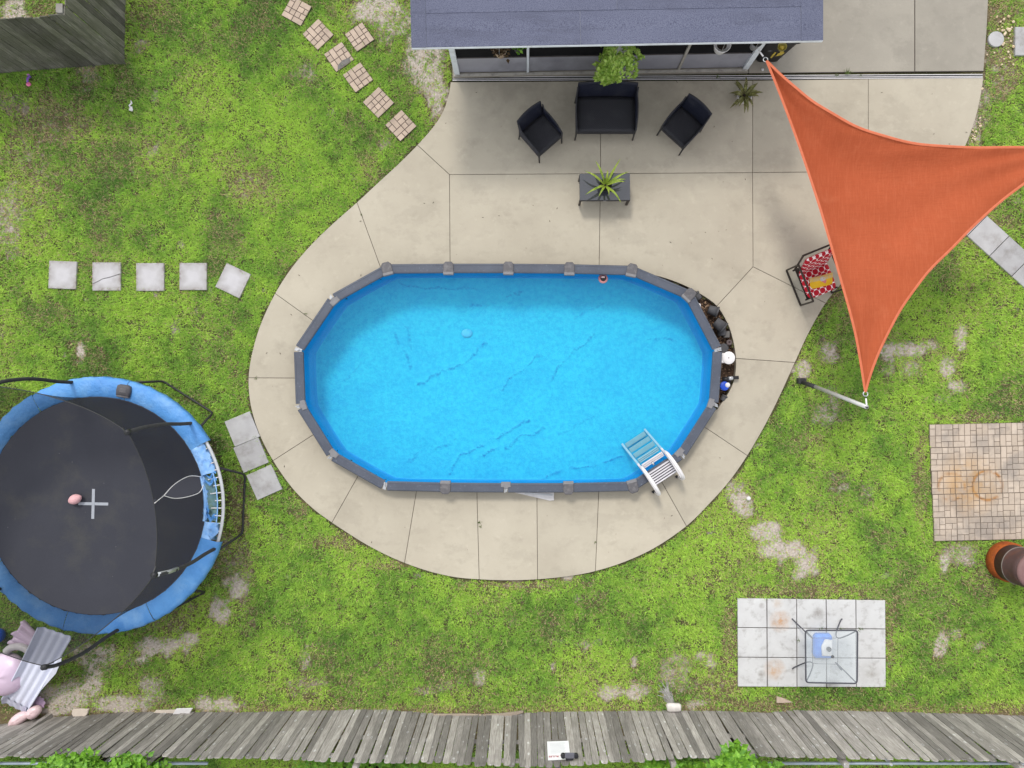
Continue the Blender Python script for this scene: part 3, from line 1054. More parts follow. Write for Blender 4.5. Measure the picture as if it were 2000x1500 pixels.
WRINK = [([(945, 672), (910, 712), (845, 735), (815, 758)], 1.0), ([(1185, 640), (1160, 655), (1115, 690), (1090, 725), (1065, 760)], 1.3), ([(1055, 695), (1010, 730), (975, 765)], 0.7), ([(1035, 820), (960, 860), (900, 890), (880, 925)], 1.2),
         ([(1085, 830), (1035, 850), (985, 872), (940, 890)], 1.2), ([(1215, 895), (1150, 910), (1095, 922), (1060, 935)], 1.3), ([(1265, 665), (1300, 664), (1325, 668)], 0.8), ([(770, 655), (790, 690), (800, 720)], 0.9), ([(790, 640), (805, 680)], 0.6), ([(1025, 568), (970, 590), (920, 598)], 0.8),
         ([(780, 555), (850, 562), (930, 566)], 0.7), ([(800, 905), (820, 888)], 0.7), ([(890, 855), (850, 880)], 0.6), ([(720, 690), (680, 740), (650, 760)], 0.5), ([(1180, 800), (1130, 830), (1080, 845)], 0.5), ([(1190, 590), (1120, 620)], 0.5), ([(1340, 900), (1250, 935), (1180, 938)], 0.9), ([(1345, 910), (1260, 941)], 0.7)]


def wrinkle_field(X, Y):
    h = np.zeros_like(X)
    crease = np.zeros_like(X)
    jx, jy = 0.20 * (fbm(X * 4, Y * 4, 201, 4) - 0.5), 0.20 * (fbm(X * 4, Y * 4, 301, 4) - 0.5)
    for pts, amp in WRINK:
        ps = [P(a, b, ZF) for a, b in pts]
        ps = [Vector((p.x - POOLC.x, p.y - POOLC.y)) for p in ps]
        for (p, q) in zip(ps[:-1], ps[1:]):
            d = q - p
            L2 = d.length_squared
            tt = np.clip(((X + jx - p.x) * d.x + (Y + jy - p.y) * d.y) / L2, 0, 1)
            dd = np.sqrt((X + jx - p.x - tt * d.x) ** 2 + (Y + jy - p.y - tt * d.y) ** 2)
            h = np.maximum(h, 0.006 * amp * np.exp(-(dd / 0.035) ** 2))
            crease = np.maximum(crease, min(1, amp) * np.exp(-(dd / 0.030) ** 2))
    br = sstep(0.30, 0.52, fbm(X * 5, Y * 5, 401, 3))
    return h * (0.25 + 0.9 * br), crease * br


rings = []
for tz in np.linspace(0, 1, 7):                       # wall
    z = ZR - 0.03 + (ZF + 0.06 - ZR + 0.03) * tz
    q = sm_in * (1 - tz * 0.35) + smooth * tz * 0.35
    rings.append((q, z))
base = rings[-1][0]
nrm_in = -base / np.linalg.norm(base, axis=1, keepdims=True)
for th in np.linspace(0.2, 1, 6):                     # cove
    a_ = th * PI / 2
    rings.append((base + nrm_in * 0.06 * (1 - math.cos(a_)) * 1.0, ZF + 0.06 * (1 - math.sin(a_))))
floor0 = rings[-1][0]
NF = 140
for k in range(1, NF + 1):
    rings.append((floor0 * (1 - k / NF * 0.998), ZF))
xy = np.stack([r[0] for r in rings])
zz = np.repeat(np.array([r[1] for r in rings])[:, None], NS, 1)
X, Y = xy[..., 0], xy[..., 1]
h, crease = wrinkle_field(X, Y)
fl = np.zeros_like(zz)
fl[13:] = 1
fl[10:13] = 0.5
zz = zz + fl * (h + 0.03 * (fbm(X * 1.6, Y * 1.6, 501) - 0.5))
verts = np.stack([X, Y, zz], -1).reshape(-1, 3)
nr = len(rings)
idx = np.arange(nr * NS).reshape(nr, NS)
q = np.stack([idx[:-1], idx[1:], np.roll(idx, -1, 1)[1:], np.roll(idx, -1, 1)[:-1]], -1).reshape(-1, 4)
me = bpy.data.meshes.new('liner')
me.from_pydata(verts.tolist(), [], q.tolist())
me.update()
me.polygons.foreach_set('use_smooth', [True] * len(me.polygons))
att = me.color_attributes.new('Col', 'FLOAT_COLOR', 'POINT')
rgba = np.zeros((nr * NS, 4), np.float32)
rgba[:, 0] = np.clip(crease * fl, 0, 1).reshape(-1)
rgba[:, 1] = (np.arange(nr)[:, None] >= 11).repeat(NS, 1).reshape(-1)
rgba[:, 3] = 1
att.data.foreach_set('color', rgba.reshape(-1))
t = NT('blue_pool_liner')
v = t.coord('World')
at = t.n('ShaderNodeAttribute', attribute_name='Col')
sp = t.n('ShaderNodeSeparateColor')
t.l(at.outputs['Color'], sp.inputs[0])
fl_c = t.mix(t.noise(v, 11, 7, 0.68, 0.40, 0.62), (0.042, 0.535, 0.69), (0.026, 0.43, 0.645))  # floor mottling: the water's ripple distortion put into the liner colour
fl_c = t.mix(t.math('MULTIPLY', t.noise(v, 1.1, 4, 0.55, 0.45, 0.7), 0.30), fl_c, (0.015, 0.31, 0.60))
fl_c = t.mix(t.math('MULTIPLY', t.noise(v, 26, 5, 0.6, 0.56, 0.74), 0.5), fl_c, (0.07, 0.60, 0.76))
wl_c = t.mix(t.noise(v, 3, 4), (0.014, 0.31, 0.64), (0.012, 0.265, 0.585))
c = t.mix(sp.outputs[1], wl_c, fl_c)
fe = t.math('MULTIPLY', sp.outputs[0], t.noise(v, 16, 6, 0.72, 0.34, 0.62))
c = t.mix(t.rng(fe, 0.08, 0.8, 0, 0.85), c, (0.006, 0.16, 0.44))  # fold shade put into the colour along the creases; relief is slight
t.bump(t.noise(v, 9, 5, 0.6), 0.25, 0.02)
me.materials.append(t.base(c, 0.5, 0.2))
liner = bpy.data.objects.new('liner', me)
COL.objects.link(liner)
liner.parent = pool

# water
WZ = 0.13
m = MB().add([(p[0], p[1], WZ) for p in sm_in * 0.997], [tuple(range(NS))])
t = NT('pool_water')
t.t.nodes.remove(t.b)
v = t.coord('World')
tr = t.n('ShaderNodeBsdfTransparent')
tr.inputs['Color'].default_value = (0.72, 0.93, 0.98, 1)
gl = t.n('ShaderNodeBsdfGlossy')
gl.inputs['Roughness'].default_value = 0.16
gl.inputs['Color'].default_value = (0.7, 0.8, 0.9, 1)
bp = t.n('ShaderNodeBump')
bp.inputs['Strength'].default_value = 0.15
bp.inputs['Distance'].default_value = 0.02
hh = t.math('ADD', t.noise(t.coord('World', (1, 1.6, 1)), 5, 4, 0.55), t.math('MULTIPLY', t.noise(v, 17, 3, 0.5), 0.35))
t.l(hh, bp.inputs['Height'])
t.l(bp.outputs[0], gl.inputs['Normal'])
fr = t.n('ShaderNodeFresnel')
fr.inputs['IOR'].default_value = 1.33
t.l(bp.outputs[0], fr.inputs['Normal'])
mx = t.n('ShaderNodeMixShader')
t.l(fr.outputs[0], mx.inputs[0])
t.l(tr.outputs[0], mx.inputs[1])
t.l(gl.outputs[0], mx.inputs[2])
df = t.n('ShaderNodeBsdfDiffuse')
df.inputs['Color'].default_value = (0.06, 0.46, 0.72, 1)
mt = t.n('ShaderNodeMixShader')
mt.inputs[0].default_value = 0.09
t.l(mx.outputs[0], mt.inputs[1])
t.l(df.outputs[0], mt.inputs[2])
t.l(mt.outputs[0], t.out.inputs['Surface'])
water = m.build('water', t.m)
water.location = (POOLC.x, POOLC.y, 0)
tag(water, 'clear blue pool water', 'water', kind='structure')

# main drain cover on the pool floor
dc = P(912, 651, ZF)
m = MB().lathe([(0.125, 0.0), (0.12, 0.025), (0.09, 0.045), (0.03, 0.055), (0.0, 0.056)], 24, sx=0.95, sy=0.75)
o = m.build('drain_cover', simple('pale_drain', (0.20, 0.62, 0.80), (0.10, 0.48, 0.72), rough=0.5), None, True, loc=(dc.x, dc.y, ZF + 0.0))
tag(o, 'pale round drain cover on the pool floor', 'drain cover')
# pink floating dispenser
q = P(1178, 544, WZ)
fl_ = empty('floating_dispenser', (q.x, q.y, WZ - 0.02))
tag(fl_, 'small pink and dark floating chlorine dispenser by the upper pool rail', 'pool float')
mp_ = simple('pink_float', (0.60, 0.26, 0.25), (0.5, 0.2, 0.2), rough=0.4)
MB().lathe([(0.05, -0.06), (0.095, -0.02), (0.10, 0.015), (0.085, 0.04), (0.06, 0.048)], 24).build('float_ring', mp_, fl_, True)
MB().lathe([(0.06, 0.04), (0.058, 0.06), (0.05, 0.065)], 20).build('collar', M['black_plastic'], fl_, True)
MB().box((-0.008, 0.02, 0.085), (0.07, 0.035, 0.045)).build('grip', simple('pale_pink', (0.75, 0.55, 0.56), rough=0.4), fl_, bevel=0.01)

# ------------------------------------------------------------------ ladder
ra, rb = P(1235, 950, ZR), P(1330, 888, ZR)
ud = (rb - ra).normalized()
vd = Vector((-ud.y, ud.x, 0))
if vd.dot(cen2 - ra) < 0:
    vd = -vd
lc = P(1291, 922, ZR)
lad = empty('pool_ladder', (lc.x, lc.y, 0), math.atan2(ud.y, ud.x))
tag(lad, 'white plastic pool steps with ribbed treads and two handrails over the rim', 'pool ladder')
sgn = 1.0 if Vector((-ud.y, ud.x, 0)).dot(vd) > 0 else -1.0
wp = simple('ladder_plastic', (0.60, 0.58, 0.60), (0.50, 0.48, 0.51), rough=0.45, bump=0.05)
wp2 = simple('ladder_handrail', (0.72, 0.69, 0.69), (0.62, 0.60, 0.60), rough=0.4, bump=0.04)


def lv(u, vv, z):
    return Vector((u, vv * sgn, z))


HWD = 0.285
wp3 = simple('submerged_tread', (0.36, 0.42, 0.43), (0.30, 0.37, 0.39), rough=0.5)  # ladder plastic with the dimming under water put into its colour
# top platform: ribs over a dark plate that paints the shade in their gaps
m = MB()
m.box(lv(0, -0.015, 0.325), (HWD * 2 - 0.05, 0.30, 0.012))
pf = m.build('top_tread', M['cap'], lad, bevel=0.004)
for k in range(6):
    vv = -0.135 + k * 0.05
    MB().box(lv(0, vv, 0.356), (HWD * 2 - 0.07, 0.026, 0.05)).build('rib', wp, pf)
treads = [(0.28, 0.24), (0.39, 0.06), (0.50, -0.10), (0.61, -0.28), (0.72, -0.46)]
for (vv, z) in treads:
    tr_ = MB().box(lv(0, vv, z), (HWD * 2 - 0.08, 0.10, 0.03)).build('tread', wp if z > 0.1 else wp3, lad, bevel=0.006)
    if z > 0:
        for k in range(3):
            MB().box(lv(0, vv - 0.035 + k * 0.035, z + 0.026), (HWD * 2 - 0.12, 0.017, 0.022)).build('rib', wp, tr_)
for s_ in (-1, 1):
    m = MB()
    m.bar(lv(s_ * HWD, 0.22, 0.30), lv(s_ * HWD, 0.77, -0.55), 0.045, 0.07)
    m.build('stringer', wp, lad, bevel=0.006)
    pts = catmull([lv(s_ * HWD, -0.34, 0.33), lv(s_ * HWD, -0.28, 0.56), lv(s_ * HWD, -0.12, 0.68), lv(s_ * HWD, 0.10, 0.68), lv(s_ * HWD, 0.27, 0.52), lv(s_ * HWD, 0.30, 0.30)], 5)
    MB().tube(pts, 0.034, 10).build('handrail', wp2, lad, True)
    MB().bar(lv(s_ * HWD, -0.30, 0.37), lv(s_ * HWD, 0.28, 0.35), 0.05, 0.06).build('side_beam', wp2, lad, bevel=0.008)
    MB().box(lv(s_ * HWD, -0.34, 0.165), (0.065, 0.055, 0.33)).build('post', wp2, lad, bevel=0.008)
    MB().box(lv(s_ * HWD - 0.04, -0.31, 0.02), (0.05, 0.05, 0.04)).build('foot', M['black_plastic'], lad, bevel=0.005)
MB().tube([lv(-0.04, 0.20, 0.30), lv(-0.04, 0.26, 0.30)], 0.022, 10).build('latch', M['metal_grey'], lad, True)

# white board wedged under the lower rail
bd = empty('white_board', P(1050, 966, 0.03))
tag(bd, 'thin white plastic board lying half under the lower pool rail', 'board')
o0 = P(1050, 966, 0.03)
poly = [((P(a, b, 0.03) - o0).x, (P(a, b, 0.03) - o0).y) for a, b in ((996, 960), (1082, 962), (1082, 977), (1074, 978))]
MB().prism(poly, -0.028, -0.002).build('sheet', M['white_plastic'], bd, bevel=0.003)
MB().bar((poly[0][0] + 0.3, poly[0][1] - 0.03, 0.004), (poly[1][0] - 0.03, poly[1][1] - 0.05, 0.004), 0.03, 0.006).build('groove_strip', M['metal_grey'], bd)

# ------------------------------------------------------------------ mulch strip with pots and pool gear beside the pool
gapw = W2([(g.x, g.y) for g in catmull([(a, b, 0) for a, b in GAP], 4)])
back = [(cen2.x + (RIMW[k].x - cen2.x) * 1.002, cen2.y + (RIMW[k].y - cen2.y) * 1.002) for k in (7, 6, 5, 4)]
mulch = MB().prism(ccw(gapw + back), -0.2, -0.10)
mm = simple('mulch_bed', (0.11, 0.065, 0.04), (0.05, 0.032, 0.022), scale=25, rough=0.95, bump=1.0, bscale=40, bdist=0.03, coord='World')
tag(mulch.build('mulch_bed', mm), kind='structure')
RIMG = [(cen2.x + (p.x - cen2.x) * 1.006, cen2.y + (p.y - cen2.y) * 1.006) for p in RIMW]


def in_ring(x, y, poly=RIMG):
    r_ = False
    for i in range(len(poly)):
        (x1, y1), (x2, y2) = poly[i - 1], poly[i]
        if (y1 > y) != (y2 > y) and x < (x2 - x1) * (y - y1) / (y2 - y1) + x1:
            r_ = not r_
    return r_


chips = MB()
cc = [(g.x, g.y) for g in catmull([(a, b, 0) for a, b in GAP], 4)]
for _ in range(900):
    k = RND.randrange(len(cc))
    tt = RND.uniform(0.02, 0.5)
    px_, py_ = cc[k][0] * (1 - tt) + 1240 * tt * 0.5 + cc[k][0] * tt * 0.5, cc[k][1] * (1 - tt * 0.3) + 735 * tt * 0.3
    q = P(px_ + RND.gauss(0, 2) - 2, py_ + RND.gauss(0, 2) + 2, 0)
    q.z = -0.095 + RND.uniform(0, 0.02)
    if in_ring(q.x, q.y):
        continue
    a_ = RND.uniform(0, 6.28)
    L_ = RND.uniform(0.012, 0.032)
    d_, s2 = Vector((math.cos(a_), math.sin(a_), RND.uniform(-0.3, 0.3))), Vector((-math.sin(a_), math.cos(a_), RND.uniform(-0.3, 0.3))) * 0.4
    chips.add([q - d_ * L_, q - s2 * L_, q + d_ * L_, q + s2 * L_], [(0, 1, 2, 3)])
tag(chips.build('wood_chips', simple('wood_chip', (0.34, 0.22, 0.13), (0.14, 0.08, 0.05), scale=9, bump=0, coord='World')), 'brown wood chips in the gap between pool and patio', 'wood chips', kind='stuff')

potm = simple('black_nursery_pot', (0.045, 0.045, 0.05), (0.075, 0.075, 0.08), scale=5, rough=0.6)


def lying_pot(name_label, px, py, ang, r=0.105, L=0.19, z=0.0, up=False):
    q = P(px, py, z)
    e = empty('nursery_pot', (q.x, q.y, z - 0.09))
    tag(e, name_label, 'plant pot', 'empty black pots beside the pool')
    m = MB().lathe([(r * 0.75, 0), (r * 0.78, 0.004), (r * 0.97, L), (r * 0.93, L), (r * 0.72, 0.012)], 22)
    b = m.build('body', potm, e, True)
    m = MB().lathe([(r * 0.97, L - 0.03), (r * 1.06, L - 0.028), (r * 1.06, L), (r * 0.93, L)], 22)
    rim = m.build('rim', potm, e, True)
    if not up:
        for o in (b, rim):
            o.rotation_euler = (0, math.radians(84), math.radians(ang))
            o.location = (0, 0, r)
    return e


lying_pot('black nursery pot lying nearest the upper pool cap', 1366, 584, 130, 0.085, 0.15)
lying_pot('black nursery pot lying above the double pot', 1383, 604, -20, 0.11, 0.2, 0.03)
lying_pot('largest black nursery pot with its open mouth to the right', 1396, 628, -40, 0.125, 0.23, 0.05)
lying_pot('black nursery pot tucked against the pool wall below the large pot', 1410, 655, 100, 0.10, 0.18)
lying_pot('upright empty black pot by the white skimmer lid', 1413, 680, 0, 0.09, 0.13, 0.0, True)
lying_pot('dark pot lying at the lower end of the mulch strip', 1411, 782, 60, 0.06, 0.12)
gs_ = simple('grey_stone', (0.17, 0.16, 0.15), (0.10, 0.095, 0.09), rough=0.9, bump=0.5, bscale=25, bdist=0.01)
q = P(1419, 653, 0)
tag(MB().prism([(-0.06, -0.07), (0.06, -0.065), (0.065, 0.06), (-0.055, 0.075)], -0.1, 0.02, 0.012).build('grey_block', gs_, loc=(q.x, q.y, 0)), 'small grey block standing in the mulch strip', 'block')
q = P(1424, 669, 0)
tag(MB().lathe([(0.055, -0.09), (0.06, 0.0), (0.058, 0.03), (0.03, 0.03), (0.018, 0.022), (0.018, 0.0)], 20).build('brown_bottle', simple('brown_cap', (0.10, 0.075, 0.075), rough=0.5), None, True, loc=(q.x, q.y, 0)), 'small round brown capped bottle beside the grey block', 'bottle')
q = P(1370, 580, 0)
tag(MB().prism([(-0.02, -0.05), (0.03, -0.06), (0.035, 0.03), (-0.01, 0.05)], -0.1, 0.03, 0.006).build('white_scrap', M['white_plastic'], loc=P(1365, 597, 0.0)), 'small white plastic scrap under the pool rail', 'scrap')

# skimmer lid
q = P(1423, 699, 0.16)
sk = empty('skimmer', (q.x, q.y, -0.1))
tag(sk, 'white pool skimmer with a round lid fixed outside the right rim', 'pool skimmer')
MB().lathe([(0.10, 0.0), (0.105, 0.24), (0.128, 0.25), (0.13, 0.268), (0.12, 0.274), (0.0, 0.276)], 28).build('lid', M['white_plastic'], sk, True)
MB().box((-0.13, 0, 0.2), (0.16, 0.2, 0.13)).build('throat', M['white_plastic'], sk, bevel=0.01)
MB().lathe([(0.011, 0.27), (0.011, 0.279), (0.0, 0.279)], 10).build('hole_dark_disc', M['black_plastic'], sk)  # black disc painting the dark of the finger hole
# pump / valve
q = P(1428, 739, 0.1)
pu = empty('pump_valve', (q.x, q.y, -0.1), math.radians(3))
tag(pu, 'black and silver pump fitting poking out between pool and patio', 'pump')
MB().tube([(-0.16, -0.02, 0.12), (-0.03, 0, 0.16)], 0.05, 12).build('pipe', M['black_plastic'], pu, True)
MB().tube([(-0.05, 0, 0.17), (0.04, 0.005, 0.17)], 0.042, 12).build('union', M['metal_grey'], pu, True)
MB().box((0.10, 0.01, 0.18), (0.12, 0.07, 0.05)).build('handle', M['black_plastic'], pu, bevel=0.01)
MB().box((-0.02, -0.05, 0.05), (0.08, 0.08, 0.12)).build('bracket', M['black_metal'], pu, bevel=0.01)
# blue and white tub
q = P(1414, 754, 0.05)
tb = empty('chlorine_tub', (q.x, q.y, -0.1))
tag(tb, 'small blue and white chlorine tub beside the pool wall', 'tub')
MB().lathe([(0.085, 0.0), (0.09, 0.16), (0.085, 0.17)], 24).build('body', M['white_plastic'], tb, True)
m = MB().lathe([(0.093, 0.165), (0.094, 0.195), (0.08, 0.205), (0.0, 0.205)], 24)
m.build('lid', simple('blue_lid', (0.02, 0.08, 0.55), rough=0.4), tb, True)
MB().lathe([(0.05, 0.0), (0.05, 0.06), (0.0, 0.06)], 16, c=(0.06, 0.02, 0.15)).build('cup', M['white_plastic'], tb, True)

# ------------------------------------------------------------------ house porch
EA, EB = P(806, 91, 2.4), P(1605, 76.5, 2.4)
hd = (EB - EA).normalized()
hang = math.atan2(hd.y, hd.x)
house = empty('screened_porch', (EA.x, EA.y, 0), hang)
tag(house, 'screened house porch with blue grey flat roof and white posts', 'house')
HL = (EB - EA).length
hinv = Matrix.Translation((EA.x, EA.y, 0)) @ Matrix.Rotation(hang, 4, 'Z')
hinv = hinv.inverted()


def hl(px, py, z):
    return hinv @ P(px, py, z)


t = NT('mineral_roofing')
v = t.coord('World')
c = t.mix(t.noise(v, 0.8, 5), (0.066, 0.072, 0.116), (0.085, 0.092, 0.142))
spk = t.n('ShaderNodeTexNoise')
spk.inputs['Scale'].default_value = 75
spk.inputs['Detail'].default_value = 2
t.l(v, spk.inputs['Vector'])
c = t.mix(t.rng(spk.outputs['Fac'], 0.38, 0.64, 0, 0.6), c, (0.155, 0.165, 0.22))
c = t.mix(t.rng(spk.outputs['Fac'], 0.44, 0.32, 0, 0.5), c, (0.03, 0.03, 0.045))
c = t.mix(t.math('MULTIPLY', t.noise(t.coord('World', (0.5, 2.5, 1)), 1.6, 6, 0.65, 0.5, 0.72), 0.5), c, (0.055, 0.058, 0.085))
oi = t.n('ShaderNodeObjectInfo')
k = t.rng(oi.outputs['Random'], 0, 1, 0.94, 1.06)
cc_ = t.n('ShaderNodeCombineColor')
for i in range(3):
    t.l(k, cc_.inputs[i])
c = t.mix(1.0, c, cc_.outputs[0], 'MULTIPLY')
t.bump(spk.outputs['Fac'], 0.5, 0.006)
M['roof'] = t.base(c, 0.85, 0.25)
SL = 0.045
RD = 3.6
rf = MB().add([(0, 0, 2.30), (HL, 0, 2.30), (HL, RD, 2.30 + SL * RD), (0, RD, 2.30 + SL * RD), (0, 0, 2.395), (HL, 0, 2.395), (HL, RD, 2.395 + SL * RD), (0, RD, 2.395 + SL * RD)],
              [(0, 3, 2, 1), (4, 5, 6, 7), (0, 1, 5, 4), (1, 2, 6, 5), (2, 3, 7, 6), (3, 0, 4, 7)]).build('roof', M['white_paint'], house)
strips = [(0.0, 0.56), (0.55, 1.42), (1.41, 2.28), (2.27, 3.14), (3.13, RD)]
for k, (a, b) in enumerate(strips):
    lift = 0.0025 * (k % 2)
    cuts = [0.24, HL * (0.41 + 0.09 * (k % 3)), HL - 0.36]
    for x0_, x1_ in ((cuts[0], cuts[1]), (cuts[1] + 0.004, cuts[2])):
        m = MB().add([(x0_, a - (0.02 if k == 0 else 0), 2.398 + SL * a + lift), (x1_, a - (0.02 if k == 0 else 0), 2.398 + SL * a + lift), (x1_, b, 2.398 + SL * b + lift), (x0_, b, 2.398 + SL * b + lift),
                      (x0_, a - (0.02 if k == 0 else 0), 2.408 + SL * a + lift), (x1_, a - (0.02 if k == 0 else 0), 2.408 + SL * a + lift), (x1_, b, 2.404 + SL * b + lift), (x0_, b, 2.404 + SL * b + lift)],
                     [(0, 3, 2, 1), (4, 5, 6, 7), (0, 1, 5, 4), (1, 2, 6, 5), (2, 3, 7, 6), (3, 0, 4, 7)])
        m.build('roofing_sheet', M['roof'], rf)
for x0_, x1_ in ((-0.02, 0.236), (HL - 0.356, HL + 0.02)):
    m = MB().add([(x0_, -0.021, 2.399), (x1_, -0.021, 2.399), (x1_, RD, 2.399 + SL * RD), (x0_, RD, 2.399 + SL * RD), (x0_, -0.021, 2.409), (x1_, -0.021, 2.409), (x1_, RD, 2.412 + SL * RD), (x0_, RD, 2.412 + SL * RD)],
                 [(0, 3, 2, 1), (4, 5, 6, 7), (0, 1, 5, 4), (1, 2, 6, 5), (2, 3, 7, 6), (3, 0, 4, 7)])
    m.build('edge_sheet', M['roof'], rf)
MB().bar((-0.02, -0.026, 2.375), (HL + 0.02, -0.026, 2.375), 0.008, 0.05).build('drip_edge', M['white_paint'], rf)
# porch base, wall line
w0, w1 = hl(887, 147, 0), hl(1458, 138, 0)
wy = (w0.y + w1.y) / 2
fx0, fx1 = w0.x, w1.x
fl_p = MB().box(((fx0 + fx1) / 2, wy + 1.5, -0.045), (fx1 - fx0 + 0.06, 3.1, 0.13)).build('porch_floor', M['old_concrete'], house)
posts_px = [891, 1031, 1325, 1457]
post_x = [hl(x, 141, 0).x for x in posts_px]
post_x[0] += 0.02
post_x[-1] -= 0.02
for i, x in enumerate(post_x):
    wv = 0.11 if i in (0, 3) else 0.05
    MB().box((x, wy + 0.055, 1.17), (wv, 0.07 if wv < 0.1 else 0.11, 2.3)).build('post', M['white_paint'] if i != 2 else simple('tan_post', (0.36, 0.34, 0.30)), house, bevel=0.004)
for a, b in zip(post_x[:-1], post_x[1:]):
    MB().box(((a + b) / 2, wy + 0.062, 0.345), (b - a - 0.06, 0.03, 0.61)).build('kick_panel', M['lead'], house, bevel=0.003)
    MB().box(((a + b) / 2, wy + 0.062, 1.485), (b - a - 0.06, 0.012, 1.66)).build('screen_panel', M['screen'], house)
    MB().box(((a + b) / 2, wy + 0.062, 0.655), (b - a - 0.06, 0.045, 0.02)).build('sill', simple('dark_sill', (0.10, 0.09, 0.09)), house)
for x in (post_x[0], post_x[-1]):
    MB().box((x, wy + 1.6, 1.17), (0.05, 2.9, 2.3)).build('side_wall', M['lead'], house)
MB().box(((fx0 + fx1) / 2, wy + 3.0, 1.17), (fx1 - fx0, 0.1, 2.3)).build('back_wall', M['lead'], house)
MB().bar((fx0, wy - 0.005, 0.028), (fx1, wy - 0.005, 0.028), 0.05, 0.03).build('base_ledge', simple('base_ledge', (0.46, 0.43, 0.38), (0.34, 0.32, 0.29), scale=6, dirt=(0.15, 0.14, 0.12), dscale=6, damt=0.6), house)

# ------------------------------------------------------------------ foliage helpers
def leaf_cloud(name, parent, mat_, pts, size, rnd, droop=0.2):
    m = MB()
    for p in pts:
        a_ = rnd.uniform(0, 6.28)
        el = rnd.uniform(-0.6, 0.9) - droop
        d_ = Vector((math.cos(a_) * math.cos(el), math.sin(a_) * math.cos(el), math.sin(el)))
        s2 = d_.cross(Vector((rnd.uniform(-0.4, 0.4), rnd.uniform(-0.4, 0.4), 1))).normalized()
        n2 = s2.cross(d_)
        L_ = size * rnd.uniform(0.6, 1.25)
        w_ = L_ * 0.36
        p = Vector(p)
        m.add([p, p + d_ * L_ * 0.35 + s2 * w_ + n2 * L_ * 0.08, p + d_ * L_, p + d_ * L_ * 0.35 - s2 * w_ + n2 * L_ * 0.08], [(0, 1, 2), (0, 2, 3)])
    return m.build(name, mat_, parent)


def leaf_material(name, c1, c2, c3=None, scale=9):
    t = NT(name)
    v = t.coord('World')
    c = t.mix(t.noise(v, scale, 4, 0.6, 0.35, 0.65), c1, c2)
    if c3:
        c = t.mix(t.noise(v, scale * 3.1, 3, 0.6, 0.52, 0.68), c, c3)
    t.base(c, 0.45, 0.35)
    tl = t.n('ShaderNodeBsdfTranslucent')
    t.l(c, tl.inputs['Color'])
    mx = t.n('ShaderNodeMixShader')
    mx.inputs[0].default_value = 0.3
    t.l(t.b.outputs[0], mx.inputs[1])
    t.l(tl.outputs[0], mx.inputs[2])
    t.l(mx.outputs[0], t.out.inputs['Surface'])
    return t.m


M['pothos'] = leaf_material('pothos_leaf', (0.22, 0.40, 0.06), (0.38, 0.54, 0.09), (0.58, 0.64, 0.22), 12)
M['hedge'] = leaf_material('hedge_leaf', (0.09, 0.24, 0.03), (0.22, 0.46, 0.04), (0.34, 0.58, 0.07), 8)

# hanging pothos
rr = random.Random(5)
hp = P(1206, 122, 1.5)
pc = Vector((hp.x, P(1206, 181).y, 0))
pl = empty('hanging_pothos', (pc.x, pc.y, 0.6))
tag(pl, 'hanging pothos with long trailing yellow green vines under the roof edge', 'hanging plant')
MB().lathe([(0.10, 1.02), (0.15, 1.2), (0.155, 1.21), (0.14, 1.2), (0.0, 1.17)], 20).build('pot', M['white_plastic'], pl, True)
for k in range(3):
    a_ = k * 2.09
    MB().tube([(0.15 * math.cos(a_), 0.15 * math.sin(a_), 1.2), (0, 0, 1.62), (0, 0, 1.72)], 0.004, 5).build('hanger', M['metal_grey'], pl)
pts, vine = [], MB()
for k in range(46):
    a_ = rr.uniform(0, 6.28)
    r0 = rr.uniform(0.08, 0.36) if rr.random() < 0.85 else rr.uniform(0.36, 0.46)
    zb = rr.uniform(0.20, 0.62) if (math.cos(a_) < 0.25 and math.sin(a_) < 0.5) else rr.uniform(0.5, 1.02)
    z = 1.25
    x, y = 0.14 * math.cos(a_), 0.14 * math.sin(a_)
    path = [(x, y, 1.22)]
    tx, ty = r0 * math.cos(a_) * 1.05, r0 * math.sin(a_) * 0.75
    steps = int((1.25 - zb) / 0.035) + 3
    for s_ in range(steps):
        f = s_ / steps
        px_, py_, pz_ = x + (tx - x) * min(1, f * 2.2) + rr.gauss(0, 0.012), y + (ty - y) * min(1, f * 2.2) + rr.gauss(0, 0.012), 1.27 - (1.27 - zb) * f
        pts.append((px_, py_, pz_))
        if rr.random() < 0.6:
            pts.append((px_ + rr.gauss(0, 0.03), py_ + rr.gauss(0, 0.03), pz_))
        if s_ % 6 == 0:
            path.append((px_, py_, pz_))
    vine.tube(path, 0.003, 4)
vine.build('vines', M['hedge'], pl)
leaf_cloud('foliage', pl, M['pothos'], pts, 0.085, rr, 0.35)


def hanging_pot(label, px, py, z, r, mat_, leaf=None, seed=1):
    q = P(px, py, z)
    e = empty('hanging_pot', (q.x, q.y, z - 0.2))
    tag(e, label, 'hanging pot', 'pots hung under the roof edge')
    MB().lathe([(r * 0.62, 0), (r * 0.68, 0.005), (r, 0.2), (r * 1.04, 0.21), (r * 0.95, 0.215), (r * 0.9, 0.17)], 24).build('pot', mat_, e, True)
    MB().lathe([(r * 0.9, 0.165), (0, 0.18)], 20).build('soil', M['soil'], e)
    for k in range(3):
        a_ = k * 2.09 + 0.4
        MB().tube([(r * math.cos(a_), r * math.sin(a_), 0.2), (0, 0, 0.2 + (2.3 - z) * 0.9), (0, 0, 0.2 + 2.3 - z)], 0.004, 5).build('hanger', M['metal_grey'], e)
    if leaf:
        rr2 = random.Random(seed)
        pts = [(rr2.gauss(0, r * 0.6), rr2.gauss(0, r * 0.6), 0.2 + rr2.uniform(0, 0.12)) for _ in range(70)]
        leaf_cloud('foliage', e, leaf, pts, 0.09, rr2, 0.1)
    return e


